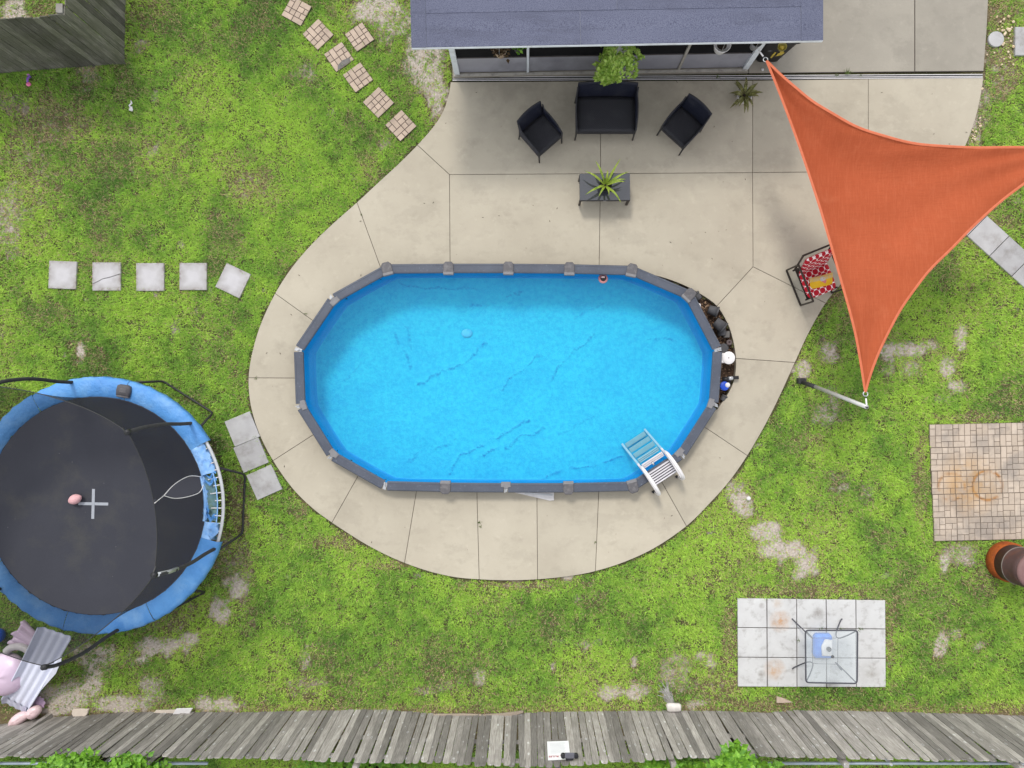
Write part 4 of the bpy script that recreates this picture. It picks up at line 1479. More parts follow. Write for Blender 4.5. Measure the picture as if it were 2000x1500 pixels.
terr = simple('tan_basket', (0.36, 0.27, 0.19), (0.25, 0.18, 0.13), rough=0.8)
hanging_pot('tan hanging basket with drying stems behind the roof edge on the left', 977, 96, 1.55, 0.125, terr, leaf_material('dry_stem', (0.16, 0.11, 0.06), (0.08, 0.05, 0.03)), 3)
hanging_pot('hanging pot with a single green leaf beside the tan basket', 1012, 88, 1.6, 0.10, M['black_plastic'], M['hedge'], 4)
hanging_pot('white hanging pot of soil under the right half of the roof edge', 1411, 86, 1.6, 0.155, M['white_plastic'])
hanging_pot('clear plastic hanging pot next to the right porch post', 1478, 82, 1.6, 0.10, simple('clear_plastic', (0.25, 0.25, 0.26), rough=0.3))

# black bin at the porch corner
q = P(1499, 121, 0)
binn = empty('black_bin', (q.x, q.y, 0), hang)
tag(binn, 'black plastic bin with worn yellow print beside the right porch post', 'bin')
bw, bt = 0.235, 0.33
rows = []
m = MB()
for z, w_, d0, d1 in ((0.0, bw, 0.0, 0.46), (0.85, bt, -0.05, 0.55), (0.90, bt + 0.035, -0.08, 0.58), (0.96, bt + 0.035, -0.08, 0.58)):
    ring = []
    for (sx, sy) in ((-1, 0), (1, 0), (1, 1), (-1, 1)):
        cxr, cyr = sx * (w_ - 0.08), (d0 + 0.08 if sy == 0 else d1 - 0.08)
        st = {(-1, 0): PI, (1, 0): 1.5 * PI, (1, 1): 0, (-1, 1): 0.5 * PI}[(sx, sy)]
        for j in range(5):
            a_ = st + j * PI / 8
            ring.append((cxr + 0.08 * math.cos(a_), cyr + 0.08 * math.sin(a_), z))
    rows.append(ring)
k = len(rows[0])
m.v = [p for r_ in rows for p in r_] + [(p[0] * 0.9, 0.25 + (p[1] - 0.25) * 0.9, 0.955) for p in rows[-1]] + [(p[0] * 0.86, 0.25 + (p[1] - 0.25) * 0.86, 0.90) for p in rows[-1]]
for i in range(5):
    for j in range(k):
        m.f.append((i * k + j, i * k + (j + 1) % k, (i + 1) * k + (j + 1) % k, (i + 1) * k + j))
m.f.append(tuple(range(5 * k, 6 * k)))
m.f.append(tuple(range(k - 1, -1, -1)))
m.build('body', M['black_plastic'], binn, True)
yel = simple('yellow_print', (0.55, 0.42, 0.05), (0.40, 0.30, 0.06), scale=20, rough=0.6)


def on_front(u, z):
    f = z / 0.85
    return Vector((u * 1.0, -0.05 * f - 0.004, z))


for poly in ([(-0.02, 0.22), (0.015, 0.20), (0.02, 0.38), (0.015, 0.47), (-0.02, 0.50), (-0.028, 0.35)], [(0.05, 0.28), (0.17, 0.34), (0.19, 0.47), (0.16, 0.46), (0.15, 0.52), (0.07, 0.53), (0.09, 0.46), (0.06, 0.40), (0.075, 0.35)]):
    vs = [on_front(u, z) for u, z in poly]
    MB().add(vs, [tuple(range(len(vs)))]).build('yellow_mark', yel, binn)
vs = [on_front(-0.2 + 0.1 * a, 0.55 + 0.03 * b) for a, b in ((0, 0), (0.6, -0.5), (1.2, 0), (0.6, 0.6))]
MB().add(vs, [tuple(range(4))]).build('grey_mark', M['metal_grey'], binn)
q = P(1528.5, 90, 1.0)
bwl = empty('yellow_bowl', (q.x, q.y, 0.9))
tag(bwl, 'round translucent yellow bowl sitting on the black bin', 'bowl')
MB().lathe([(0.04, 0.0), (0.07, 0.02), (0.085, 0.09), (0.088, 0.095), (0.08, 0.09), (0.06, 0.03)], 24).build('shell', simple('yellow_bowl', (0.32, 0.27, 0.05), (0.22, 0.19, 0.05), rough=0.3), bwl, True)
MB().blob((0.01, 0.0, 0.035), (0.055, 0.05, 0.03), 14, 8, 0.15, 2).build('contents', yel, bwl, True)
q = P(1489, 136, 0)
tag(MB().lathe([(0.028, 0.0), (0.03, 0.012), (0.022, 0.022), (0.0, 0.025)], 16).build('white_pebble', M['white_plastic'], None, True, loc=(q.x, q.y, 0)), 'round white pebble on the concrete below the bin', 'pebble')

# ------------------------------------------------------------------ wicker furniture
def wicker_material(name, c1, c2):
    t = NT(name)
    v = t.coord('Object')
    wx = t.n('ShaderNodeTexWave', bands_direction='X')
    wy_ = t.n('ShaderNodeTexWave', bands_direction='DIAGONAL')
    for w_, s_ in ((wx, 26.0), (wy_, 18.0)):
        w_.inputs['Scale'].default_value = s_
        w_.inputs['Distortion'].default_value = 0.6
        t.l(v, w_.inputs['Vector'])
    f = t.math('MULTIPLY', wx.outputs['Fac'], t.rng(wy_.outputs['Fac'], 0, 1, 0.4, 1))
    c = t.mix(f, c1, c2)
    c = t.mix(t.math('MULTIPLY', t.noise(v, 3, 5, 0.6, 0.5, 0.75), 0.4), c, (0.06, 0.06, 0.065))
    t.bump(f, 0.8, 0.008)
    return t.base(c, 0.55, 0.35)


M['wicker'] = wicker_material('black_wicker_sheen', (0.009, 0.009, 0.012), (0.050, 0.050, 0.060))  # wicker with the sheen of the seat put into its colour
M['wicker_back'] = wicker_material('navy_wicker_dim', (0.005, 0.006, 0.014), (0.016, 0.020, 0.042))  # same wicker, darkened where back and arms catch less sheen


def wicker_seat(label, cat, cx, cy, rz, W, D, group=None, name='wicker_armchair'):
    e = empty(name, (cx, cy, 0), rz)
    tag(e, label, cat, group)
    h, yb, yf = W / 2, D / 2, -D / 2
    # seat
    m = MB().grid(lambda u, v: (-h + 0.012 + u * (W - 0.024), yf + 0.01 + v * (D - 0.05), 0.40 - 0.012 * math.sin(PI * u) * math.sin(PI * v)), 10, 10)
    m.build('seat', M['wicker'], e, True, solid=0.05)
    MB().box((0, yf + 0.012, 0.345), (W - 0.05, 0.022, 0.09)).build('front_apron', M['wicker'], e, bevel=0.006)
    # back: leans, slight crown
    def back(u, v):
        x = (-1 + 2 * u) * (h - 0.005) * (1 - 0.02 * v)
        return (x, yb - 0.05 + 0.10 * v + 0.03 * (1 - (2 * u - 1) ** 2), 0.30 + v * (0.55 + 0.02 * math.sin(PI * u)))
    MB().grid(back, 12, 8).build('backrest', M['wicker_back'], e, True, solid=0.03)
    tp = [back(u / 12, 1.0) for u in range(13)]
    MB().tube(tp, 0.014, 8).build('top_rail', M['wicker'], e, True)
    for s_ in (-1, 1):
        def side(u, v, s_=s_):
            top = 0.64 - 0.02 * u - 0.10 * u ** 3
            if u < 0.12:
                top += 0.16 * (1 - u / 0.12) ** 2
            bow = 0.02 * math.sin(PI * u)
            return (s_ * (h - 0.008 + bow * v), yb - 0.01 - u * (D - 0.02), 0.30 + v * (top - 0.30))
        MB().grid(side, 14, 5).build('arm_panel', M['wicker_back'], e, True, solid=0.026)
        MB().tube([side(u / 14, 1.0) for u in range(15)], 0.015, 8).build('arm_rail', M['wicker'], e, True)
        MB().tube([(s_ * (h - 0.012), yf + 0.012, 0.52), (s_ * (h - 0.012), yf + 0.01, 0.3), (s_ * (h - 0.005), yf - 0.012, 0.0)], [0.02, 0.02, 0.014], 8).build('leg', M['black_metal'], e, True)
        MB().tube([(s_ * (h - 0.012), yb - 0.03, 0.4), (s_ * (h - 0.005), yb + 0.01, 0.0)], [0.02, 0.014], 8).build('leg', M['black_metal'], e, True)
    return e


wicker_seat('black wicker armchair left of the loveseat', 'armchair', 0.265, 5.14, math.radians(41), 0.62, 0.62, 'wicker seats around the coffee table')
wicker_seat('black wicker armchair right of the loveseat', 'armchair', 3.10, 5.29, math.radians(-42), 0.62, 0.62, 'wicker seats around the coffee table')
wicker_seat('black wicker loveseat facing the pool under the pothos', 'loveseat', 1.565, 5.54, 0, 1.19, 0.74, 'wicker seats around the coffee table', 'wicker_loveseat')

ct = empty('coffee_table', (1.545, 4.08, 0), math.radians(0.3))
tag(ct, 'low black wicker coffee table with dark glass top and potted plant', 'table')
t = NT('dark_glass_top')
M['glass_top'] = t.base((0.035, 0.037, 0.045), 0.06, 0.9)
MB().box((0, 0, 0.415), (1.0, 0.53, 0.012)).build('glass_top', M['glass_top'], ct, bevel=0.003)
for y in (-0.255, 0.255):
    MB().box((0, y, 0.37), (1.0, 0.022, 0.075)).build('apron', M['wicker'], ct, bevel=0.005)
for x in (-0.49, 0.49):
    MB().box((x, 0, 0.37), (0.022, 0.49, 0.075)).build('apron', M['wicker'], ct, bevel=0.005)
    for y in (-0.245, 0.245):
        MB().box((x * 0.985, y, 0.17), (0.045, 0.045, 0.335)).build('leg', M['dark_brown_metal'], ct, bevel=0.008)
MB().box((0, -0.268, 0.37), (0.06, 0.004, 0.02)).build('badge', M['metal_grey'], ct)

# plant on the table
pp = P(1183, 362, 0.6)
pq = P(1183, 357, 0.62)
sp_ = empty('spiky_plant', (pq.x, pq.y - 0.03, 0.421))
tag(sp_, 'spiky lime green plant in a black pot on the coffee table', 'potted plant')
MB().lathe([(0.085, 0.0), (0.09, 0.004), (0.125, 0.15), (0.13, 0.16), (0.118, 0.158), (0.108, 0.13)], 26).build('pot', M['black_plastic'], sp_, True)
MB().lathe([(0.11, 0.125), (0.0, 0.14)], 20).build('soil', M['soil'], sp_)
lm = leaf_material('lime_strap_leaf', (0.19, 0.30, 0.03), (0.33, 0.42, 0.05), (0.45, 0.48, 0.12), 9)
tips = [(1142, 333), (1163, 313), (1187, 331), (1212, 309), (1229, 334), (1223, 349), (1222, 354), (1143, 380), (1169, 384), (1190, 381), (1214, 396), (1196, 340), (1160, 372)]
c0 = Vector((sp_.location.x, sp_.location.y, 0))
for k, (tx, ty) in enumerate(tips):
    tip = P(tx, ty, 0.72)
    d_ = Vector((tip.x - c0.x, tip.y - c0.y, 0))
    L_ = d_.length
    d_.normalize()
    s2 = Vector((-d_.y, d_.x, 0))
    m = MB()
    N = 8
    for j in range(N + 1):
        f = j / N
        r_ = 0.02 + (L_ - 0.02) * f
        z = 0.13 + 0.24 * math.sin(min(1, f * 1.15) * PI * 0.62) - 0.08 * f * f
        w_ = 0.021 * (1 - f) ** 0.6 * (0.6 + 0.8 * min(1, f * 3)) if f < 1 else 0.001
        c_ = d_ * r_ + Vector((0, 0, z))
        m.v += [tuple(c_ - s2 * w_ + Vector((0, 0, 0.008))), tuple(c_), tuple(c_ + s2 * w_ + Vector((0, 0, 0.008)))]
    for j in range(N):
        a_ = j * 3
        m.f += [(a_, a_ + 1, a_ + 4, a_ + 3), (a_ + 1, a_ + 2, a_ + 5, a_ + 4)]
    m.build('leaf', lm, sp_, True)

# variegated plant by the porch corner
q = P(1453, 187, 0.15)
vp = empty('variegated_plant', (q.x, q.y, 0))
tag(vp, 'bronze and green variegated plant in a white pot on the patio', 'potted plant')
MB().lathe([(0.11, 0.0), (0.115, 0.005), (0.15, 0.2), (0.155, 0.21), (0.14, 0.208), (0.13, 0.17)], 26).build('pot', M['white_plastic'], vp, True)
MB().lathe([(0.132, 0.165), (0, 0.18)], 20).build('soil', M['soil'], vp)
vm = leaf_material('variegated_leaf', (0.10, 0.09, 0.035), (0.19, 0.20, 0.05), (0.38, 0.36, 0.16), 14)
rr = random.Random(17)
for k in range(24):
    a_ = k * 2.4 + rr.uniform(-0.3, 0.3)
    L_ = rr.uniform(0.16, 0.34)
    d_ = Vector((math.cos(a_), math.sin(a_), 0))
    s2 = Vector((-d_.y, d_.x, 0))
    m = MB()
    N = 6
    up_ = rr.uniform(0.15, 0.38)
    for j in range(N + 1):
        f = j / N
        c_ = d_ * (0.03 + L_ * f) + Vector((0, 0, 0.17 + up_ * f - 0.25 * f * f))
        w_ = 0.03 * math.sin(PI * (0.12 + 0.88 * f)) + 0.001
        m.v += [tuple(c_ - s2 * w_ + Vector((0, 0, 0.012))), tuple(c_), tuple(c_ + s2 * w_ + Vector((0, 0, 0.012)))]
    for j in range(N):
        b_ = j * 3
        m.f += [(b_, b_ + 1, b_ + 4, b_ + 3), (b_ + 1, b_ + 2, b_ + 5, b_ + 4)]
    m.build('leaf', vm, vp, True)

# ------------------------------------------------------------------ patterned chair
t = NT('red_quatrefoil_fabric')
v = t.coord('Object')
sp3 = t.n('ShaderNodeSeparateXYZ')
t.l(v, sp3.inputs[0])
S_ = 0.125
# long axis along the fabric: y and z are unrolled together
wz = t.rng(sp3.outputs['Z'], 0.46, 0.50, 0, 1)
yy = t.math('ADD', t.math('MULTIPLY', sp3.outputs['Y'], t.math('SUBTRACT', 1.0, wz)), t.math('MULTIPLY', sp3.outputs['Z'], wz))
ax_ = t.math('MULTIPLY', sp3.outputs['X'], 2 * PI / S_ / 1.0)
ay_ = t.math('MULTIPLY', yy, 2 * PI / S_ / 1.0)
ca, cb = t.math('COSINE', ax_), t.math('COSINE', ay_)
p1 = t.math('MULTIPLY', ca, cb)
c2a, c2b = t.math('COSINE', t.math('MULTIPLY', ax_, 2.0)), t.math('COSINE', t.math('MULTIPLY', ay_, 2.0))
field = t.math('ADD', t.math('ADD', ca, cb), t.math('MULTIPLY', t.math('SUBTRACT', c2a, c2b), 0.0))
field = t.math('ADD', field, t.math('MULTIPLY', t.math('ADD', c2a, c2b), -0.30))
edge = t.math('ABSOLUTE', t.math('ADD', field, 0.50))
red = t.mix(t.noise(v, 20, 3), (0.44, 0.010, 0.025), (0.34, 0.008, 0.02))
c = t.mix(t.rng(edge, 0.15, 0.25, 1, 0), red, (0.78, 0.72, 0.72))
t.bump(t.noise(v, 180, 2), 0.2, 0.002)
M['red_fabric'] = t.base(c, 0.8, 0.2)

ch = empty('patio_chair', (5.77, 2.26, 0), math.radians(22))
ch.scale = (1.06, 1.06, 1.0)
tag(ch, 'dark metal patio chair with red and white patterned cushions under the orange sail', 'chair')
fm = M['dark_brown_metal']
for s_ in (-1, 1):
    x = s_ * 0.325
    pts = [(x, 0.36, 0.02), (x, 0.36, 0.66), (x, -0.37, 0.66), (x, -0.37, 0.02)]
    m = MB()
    for a_, b_ in zip(pts, pts[1:] + pts[:1]):
        m.bar(a_, b_, 0.032, 0.032)
    m.build('side_frame', fm, ch, bevel=0.004)
MB().bar((-0.325, 0.30, 0.30), (0.325, 0.30, 0.30), 0.03, 0.03).build('crossbar', fm, ch)
MB().bar((-0.325, -0.30, 0.34), (0.325, -0.30, 0.34), 0.03, 0.03).build('crossbar', fm, ch)
MB().box((0, 0, 0.345), (0.60, 0.60, 0.02)).build('seat_panel', fm, ch, bevel=0.004)
m = MB()
for x in (-0.29, 0.29):
    m.bar((x, 0.30, 0.30), (x, 0.47, 0.92), 0.03, 0.03)
m.bar((-0.305, 0.475, 0.925), (0.305, 0.475, 0.925), 0.035, 0.035)
m.build('back_frame', fm, ch, bevel=0.004)


def cushion(fn, nu=16, nv=16):
    m = MB()
    for sgn_ in (1, -1):
        m.grid(lambda u, v: fn(u, v, sgn_), nu, nv)
    return m


def seat_c(u, v, s):
    a, b = 2 * u - 1, 2 * v - 1
    e = max(0.0, (1 - a ** 6) * (1 - b ** 6)) ** 0.5
    r = 1 - 0.10 * (abs(a * b) ** 4)
    return (a * 0.295 * r, -0.03 + b * 0.29 * r, 0.405 + s * 0.05 * e)


def back_c(u, v, s):
    a, b = 2 * u - 1, 2 * v - 1
    e = max(0.0, (1 - a ** 6) * (1 - b ** 6)) ** 0.5
    r = 1 - 0.10 * (abs(a * b) ** 4)
    y, z = 0.30 + 0.085 * b, 0.68 + 0.27 * b
    return (a * 0.295 * r, y - s * 0.05 * e, z + s * 0.012 * e)


cushion(seat_c).build('seat_cushion', M['red_fabric'], ch, True)
cushion(back_c).build('back_cushion', M['red_fabric'], ch, True)

# yellow pillow on the chair
q = P(1606, 549, 0.52)
pw = empty('yellow_pillow', (q.x, q.y, 0.47), math.radians(14))
tag(pw, 'small yellow lumbar pillow with grey and red motif on the patterned chair', 'pillow')
t = NT('yellow_pillow_print')
v = t.coord('Object')
c = t.mix(t.noise(v, 9, 4), (0.72, 0.44, 0.03), (0.62, 0.36, 0.02))
vo = t.n('ShaderNodeTexVoronoi')
vo.inputs['Scale'].default_value = 55
t.l(v, vo.inputs['Vector'])
spx = t.n('ShaderNodeSeparateXYZ')
t.l(v, spx.inputs[0])
topband = t.rng(spx.outputs['Y'], 0.035, 0.055, 0, 1)
c = t.mix(t.math('MULTIPLY', topband, t.rng(vo.outputs['Distance'], 0.35, 0.5, 0, 0.8)), c, (0.40, 0.38, 0.28))
c = t.mix(t.math('MULTIPLY', topband, t.rng(vo.outputs['Distance'], 0.18, 0.1, 0, 0.8)), c, (0.45, 0.12, 0.05))
M['pillow'] = t.base(c, 0.85, 0.15)


def pil(u, v, s):
    a, b = 2 * u - 1, 2 * v - 1
    e = max(0.0, (1 - a ** 4) * (1 - b ** 4)) ** 0.6
    pin = 1 - 0.07 * (1 - abs(a)) * (abs(b) ** 2) - 0.07 * (1 - abs(b)) * (abs(a) ** 2)
    return (a * 0.245 * pin, b * 0.135 * pin, s * 0.06 * e + 0.03 * b)


tilt = Matrix.Rotation(math.radians(18), 4, 'X')
o = cushion(pil, 18, 12).build('cover', M['pillow'], pw, True)
o.rotation_euler = (math.radians(18), 0, 0)


def on_pillow(poly, name, mat_, lift=0.004):
    vs = []
    for x, y in poly:
        p = pil((x / 0.245 + 1) / 2, (y / 0.135 + 1) / 2, 1)
        vs.append((p[0], p[1], p[2] + lift))
    o = MB().add(vs, [tuple(range(len(vs)))]).build(name, mat_, pw)
    o.rotation_euler = (math.radians(18), 0, 0)


on_pillow([(-0.03, 0.02), (0.05, 0.02), (0.06, 0.07), (0.02, 0.105), (-0.03, 0.10), (-0.06, 0.06)], 'grey_motif', simple('grey_print', (0.50, 0.48, 0.48)))
on_pillow([(-0.02, 0.015), (0.085, 0.03), (0.055, -0.045)], 'red_motif', simple('red_print', (0.55, 0.06, 0.07), (0.6, 0.25, 0.25), scale=60), 0.006)

# ------------------------------------------------------------------ shade sail with its pole
A_, B_, C_ = (1497, 119), (1690, 766), (2118, 286)
ZA, ZB, ZC = 2.15, 2.35, 2.65


def edge_curve(pts, z0, z1):
    n = len(pts) - 1
    ws = [P(p[0], p[1], z0 + (z1 - z0) * i / n) for i, p in enumerate(pts)]
    return catmull(ws, 12)


eAB = edge_curve([A_, (1529, 200), (1560, 283), (1590, 373), (1615, 453), (1642, 548), (1670, 653), B_], ZA, ZB)
eAC = edge_curve([A_, (1547, 166), (1612, 214), (1696, 256), (1795, 281), (1895, 288), (2000, 288), C_], ZA, ZC)
eBC = edge_curve([B_, (1707, 712), (1748, 625), (1803, 543), (1872, 472), (1944, 403), (2030, 338), C_], ZB, ZC)


def samp(c, t_):
    f = t_ * (len(c) - 1)
    i = min(int(f), len(c) - 2)
    return c[i].lerp(c[i + 1], f - i)


sail = empty('shade_sail', P(1700, 400, 0))
tag(sail, 'orange triangular shade sail stretched from porch post to leaning pole', 'shade sail')
so = sail.location


def sail_pt(s, t_):
    L_, R_ = samp(eAB, t_), samp(eAC, t_)
    p = L_.lerp(R_, s)
    p = p + (samp(eBC, s) - eBC[0].lerp(eBC[-1], s)) * (t_ ** 1.6)
    belly = 0.30 * math.sin(PI * s) * math.sin(PI * min(t_, 0.999)) ** 0.8
    fold = 0.07 * t_ * math.sin(s * 15 + 0.6) * math.exp(-t_ / 0.38)
    r_ = (1 - t_) + (1 - s) * t_
    fold += 0.13 * r_ * math.sin(((1 - s) * t_ / max(r_, 1e-4)) * 17 + 0.4 * math.sin(9 * r_)) * math.exp(-(r_ / 0.42) ** 1.4)
    r_ = (1 - t_) + s * t_
    fold += 0.09 * r_ * math.sin((s * t_ / max(r_, 1e-4)) * 15 + 0.5) * math.exp(-(r_ / 0.34) ** 1.4)
    fold += 0.012 * math.sin(38 * t_ + 5 * math.sin(4 * s)) * max(0, math.sin(PI * t_)) * math.exp(-((s - 1.0) / 0.16) ** 2)
    fold += 0.010 * math.sin(44 * s + 3 * t_) * math.exp(-((t_ - 1.0) / 0.10) ** 2) * math.sin(PI * s)
    return p - so + Vector((0, 0, -belly + fold))


t = NT('orange_sail_cloth')
v = t.coord('World')
c = t.mix(t.noise(t.coord('World', (1.0, 1.0, 1)), 1.2, 5), (0.46, 0.105, 0.044), (0.40, 0.088, 0.035))
c = t.mix(t.math('MULTIPLY', t.noise(t.coord('World', (1.2, 16, 3)), 3, 5, 0.65, 0.42, 0.66), 0.4), c, (0.36, 0.078, 0.031))
c = t.mix(t.math('MULTIPLY', t.noise(t.coord('World', (16, 1.2, 3)), 3, 5, 0.65, 0.46, 0.70), 0.3), c, (0.56, 0.155, 0.075))
c = t.mix(t.math('MULTIPLY', t.noise(v, 2.6, 5, 0.6, 0.58, 0.75), 0.3), c, (0.52, 0.16, 0.08))
t.bump(t.math('ADD', t.noise(t.coord('World', (6, 90, 3)), 3, 3), t.noise(t.coord('World', (90, 6, 3)), 3, 3)), 0.5, 0.006)
t.base(c, 0.85, 0.15)
tl = t.n('ShaderNodeBsdfTranslucent')
t.l(c, tl.inputs['Color'])
mx = t.n('ShaderNodeMixShader')
mx.inputs[0].default_value = 0.22
t.l(t.b.outputs[0], mx.inputs[1])
t.l(tl.outputs[0], mx.inputs[2])
t.l(mx.outputs[0], t.out.inputs['Surface'])
M['sail'] = t.m
M['sail_hem'] = simple('orange_hem', (0.50, 0.135, 0.066), (0.44, 0.112, 0.052), scale=10, rough=0.8)
MB().grid(sail_pt, 70, 110).build('cloth', M['sail'], sail, True)
for fn in (lambda k: sail_pt(0, k), lambda k: sail_pt(1, k), lambda k: sail_pt(k, 1)):
    pts = [fn(k / 60) for k in range(61)]
    m = MB()
    for i, p in enumerate(pts):
        d_ = (pts[min(i + 1, 60)] - pts[max(i - 1, 0)]).normalized()
        s2 = Vector((-d_.y, d_.x, 0)).normalized() * 0.022
        m.v += [tuple(p - s2 + Vector((0, 0, 0.006))), tuple(p + Vector((0, 0, 0.014))), tuple(p + s2 + Vector((0, 0, 0.006)))]
    for i in range(60):
        a_ = i * 3
        m.f += [(a_, a_ + 1, a_ + 4, a_ + 3), (a_ + 1, a_ + 2, a_ + 5, a_ + 4)]
    m.build('hem', M['sail_hem'], sail, True)


def hardware(corner, target):
    a_, b_ = Vector(corner) - so, Vector(target) - so
    d_ = (b_ - a_).normalized()
    L_ = (b_ - a_).length
    ring = [a_ + d_ * 0.03 + (d_ * math.cos(x) + d_.cross(Vector((0, 0, 1))).normalized() * math.sin(x)) * 0.04 for x in np.linspace(0, 2 * PI, 14)[:-1]]
    MB().tube(ring, 0.009, 6, closed=True).build('ring', M['metal_grey'], sail, True)
    MB().tube([a_ + d_ * 0.08, a_ + d_ * (L_ * 0.45)], 0.008, 6).build('shackle', M['black_metal'], sail, True)
    MB().tube([a_ + d_ * (L_ * 0.42), b_], 0.014, 8).build('turnbuckle', M['white_plastic'], sail, True)


pole_top = P(1693, 795, 2.38)
pole_bot = P(1564, 744, 0)
hardware(P(*A_, ZA), P(1482, 98, 2.12))
hardware(P(*B_, ZB), pole_top)
cp = P(*C_, ZC) - so
ct_ = cp + Vector((0.30, 0.08, 0.06))
MB().tube([ct_ + Vector((0.12, 0.02, -ZC - 0.15)), ct_ + Vector((0, 0, 0.04))], 0.036, 14).build('support_post', M['metal_grey'], sail, True)
MB().tube([cp, ct_], 0.012, 8).build('turnbuckle', M['metal_grey'], sail, True)
po = empty('sail_pole', (pole_bot.x, pole_bot.y, 0))
tag(po, 'leaning silver pole with a black sleeve at its foot holding the orange sail', 'pole')
top = pole_top - pole_bot
dirp = top.normalized()
MB().tube([dirp * 0.5, top], 0.036, 16).build('tube', simple('silver_pole', (0.50, 0.50, 0.48), (0.43, 0.43, 0.42), rough=0.4, metal=0.4), po, True)
MB().tube([dirp * 0.06 + Vector((0, 0, -0.1)), dirp * 0.62], 0.044, 14).build('sleeve', M['black_metal'], po, True)
MB().tube([top - dirp * 0.003, top + dirp * 0.004], 0.026, 14).build('end_dark_disc', M['black_plastic'], po)  # black disc painting the dark inside the open pipe
MB().box((0.0, 0.0, 0.02), (0.16, 0.12, 0.14)).build('base_bracket', M['black_metal'], po, bevel=0.02)

# ------------------------------------------------------------------ trampoline
TC = P(188, 988, 0.9)
tramp = empty('trampoline', (TC.x, TC.y, GZ))
tag(tramp, 'round trampoline with blue spring pad, black mat and black safety net', 'trampoline')
TZ = 0.9 - GZ


def pol(r, deg, z):
    a_ = math.radians(deg)
    return Vector((r * math.cos(a_), r * math.sin(a_), z))


t = NT('trampoline_mat')
v = t.coord('World')
c = t.mix(t.noise(v, 0.6, 5), (0.052, 0.054, 0.068), (0.040, 0.042, 0.054))
c = t.mix(t.math('MULTIPLY', t.noise(v, 1.3, 6, 0.65, 0.52, 0.75), 0.5), c, (0.085, 0.083, 0.072))
c = t.mix(t.math('MULTIPLY', t.noise(v, 90, 2, 0.5, 0.4, 0.7), 0.3), c, (0.03, 0.03, 0.033))
vo = t.n('ShaderNodeTexVoronoi')
vo.inputs['Scale'].default_value = 3.5
t.l(v, vo.inputs['Vector'])
c = t.mix(t.rng(vo.outputs['Distance'], 0.012, 0.03, 0.6, 0), c, (0.3, 0.3, 0.3))
M['mat'] = t.base(c, 0.75, 0.2)
MB().lathe([(2.11, TZ - 0.004), (1.7, TZ - 0.006), (1.35, TZ - 0.01), (1.0, TZ - 0.015), (0.6, TZ - 0.02), (0.25, TZ - 0.023), (0.0, TZ - 0.024)], 96).build('mat', M['mat'], tramp)
t = NT('blue_spring_pad')
v = t.coord('World')
c = t.mix(t.noise(v, 1.6, 5), (0.058, 0.205, 0.50), (0.095, 0.285, 0.60))
c = t.mix(t.math('MULTIPLY', t.noise(v, 2.2, 5, 0.6, 0.5, 0.72), 0.5), c, (0.24, 0.43, 0.66))
c = t.mix(t.math('MULTIPLY', t.noise(v, 9, 7, 0.7, 0.64, 0.74), 0.4), c, (0.03, 0.10, 0.30))
t.bump(t.noise(v, 10, 5, 0.65), 0.5, 0.02)
M['pad'] = t.base(c, 0.5, 0.35)


def pad_sector(a0, a1, name='pad_section', r0=2.10, r1=2.475, mat_=None, jag=0.0, seed=0):
    n = max(4, int((a1 - a0) / 2))
    rr_ = random.Random(seed)
    prof = [(r0, TZ - 0.005), (r0 + 0.03, TZ + 0.02), ((r0 + r1) / 2, TZ + 0.035), (r1 - 0.05, TZ + 0.025), (r1, TZ - 0.015), (r1 + 0.015, TZ - 0.11), (r1 - 0.005, TZ - 0.12)]
    m = MB()
    for i in range(n + 1):
        a_ = a0 + (a1 - a0) * i / n
        for k, (r_, z) in enumerate(prof):
            rr2 = r_ - (rr_.uniform(0, jag) if k >= 3 and jag else 0)
            w_ = 0.008 * math.sin(a_ * 0.9 + k) + 0.006 * rr_.uniform(-1, 1)
            m.v.append(tuple(pol(rr2 + w_, a_, z + w_)))
    k = len(prof)
    for i in range(n):
        for j in range(k - 1):
            m.f.append((i * k + j, i * k + j + 1, (i + 1) * k + j + 1, (i + 1) * k + j))
    return m.build(name, mat_ or M['pad'], tramp, True)


for k, (a0, a1) in enumerate(((30.3, 75), (75.3, 120), (120.3, 165), (165.3, 210), (210.3, 255), (255.3, 297), (297.3, 343.5))):
    pad_sector(a0, a1, seed=k)
light = simple('frayed_light_blue', (0.32, 0.52, 0.80), (0.16, 0.36, 0.72), scale=9, rough=0.7, dirt=(0.05, 0.14, 0.38), dscale=10, damt=0.7)
o = pad_sector(16, 30.3, 'torn_pad_section', 2.10, 2.40, light, 0.10, 9)
o['label'] = 'frayed pale blue end of the torn pad'
o = pad_sector(343.5, 352, 'torn_pad_section', 2.10, 2.40, light, 0.14, 10)
o['label'] = 'frayed pale blue end of the torn pad'
o = pad_sector(352, 376, 'pad_edge_strip', 2.09, 2.125, light, 0, 12)
green_film = simple('green_film', (0.14, 0.22, 0.17), (0.09, 0.20, 0.28), scale=5, rough=0.4, dirt=(0.20, 0.36, 0.52), dscale=8, damt=0.7)
m = MB()
rr = random.Random(3)
for i in range(19):
    a_ = 352.5 + i * 1.25
    w1, w2 = 0.05 * rr.uniform(-1, 1), 0.03 * rr.uniform(-1, 1)
    m.v += [tuple(pol(2.11, a_, TZ - 0.01)), tuple(pol(2.15 + w2, a_, TZ - 0.07 + w1)), tuple(pol(2.24 + w2, a_, TZ - 0.06 - w1)), tuple(pol(2.315 + w2, a_, TZ - 0.03))]
for i in range(18):
    b_ = i * 4
    m.f += [(b_ + j, b_ + j + 1, b_ + j + 5, b_ + j + 4) for j in range(3)]
m.build('torn_underlay', green_film, tramp, True)
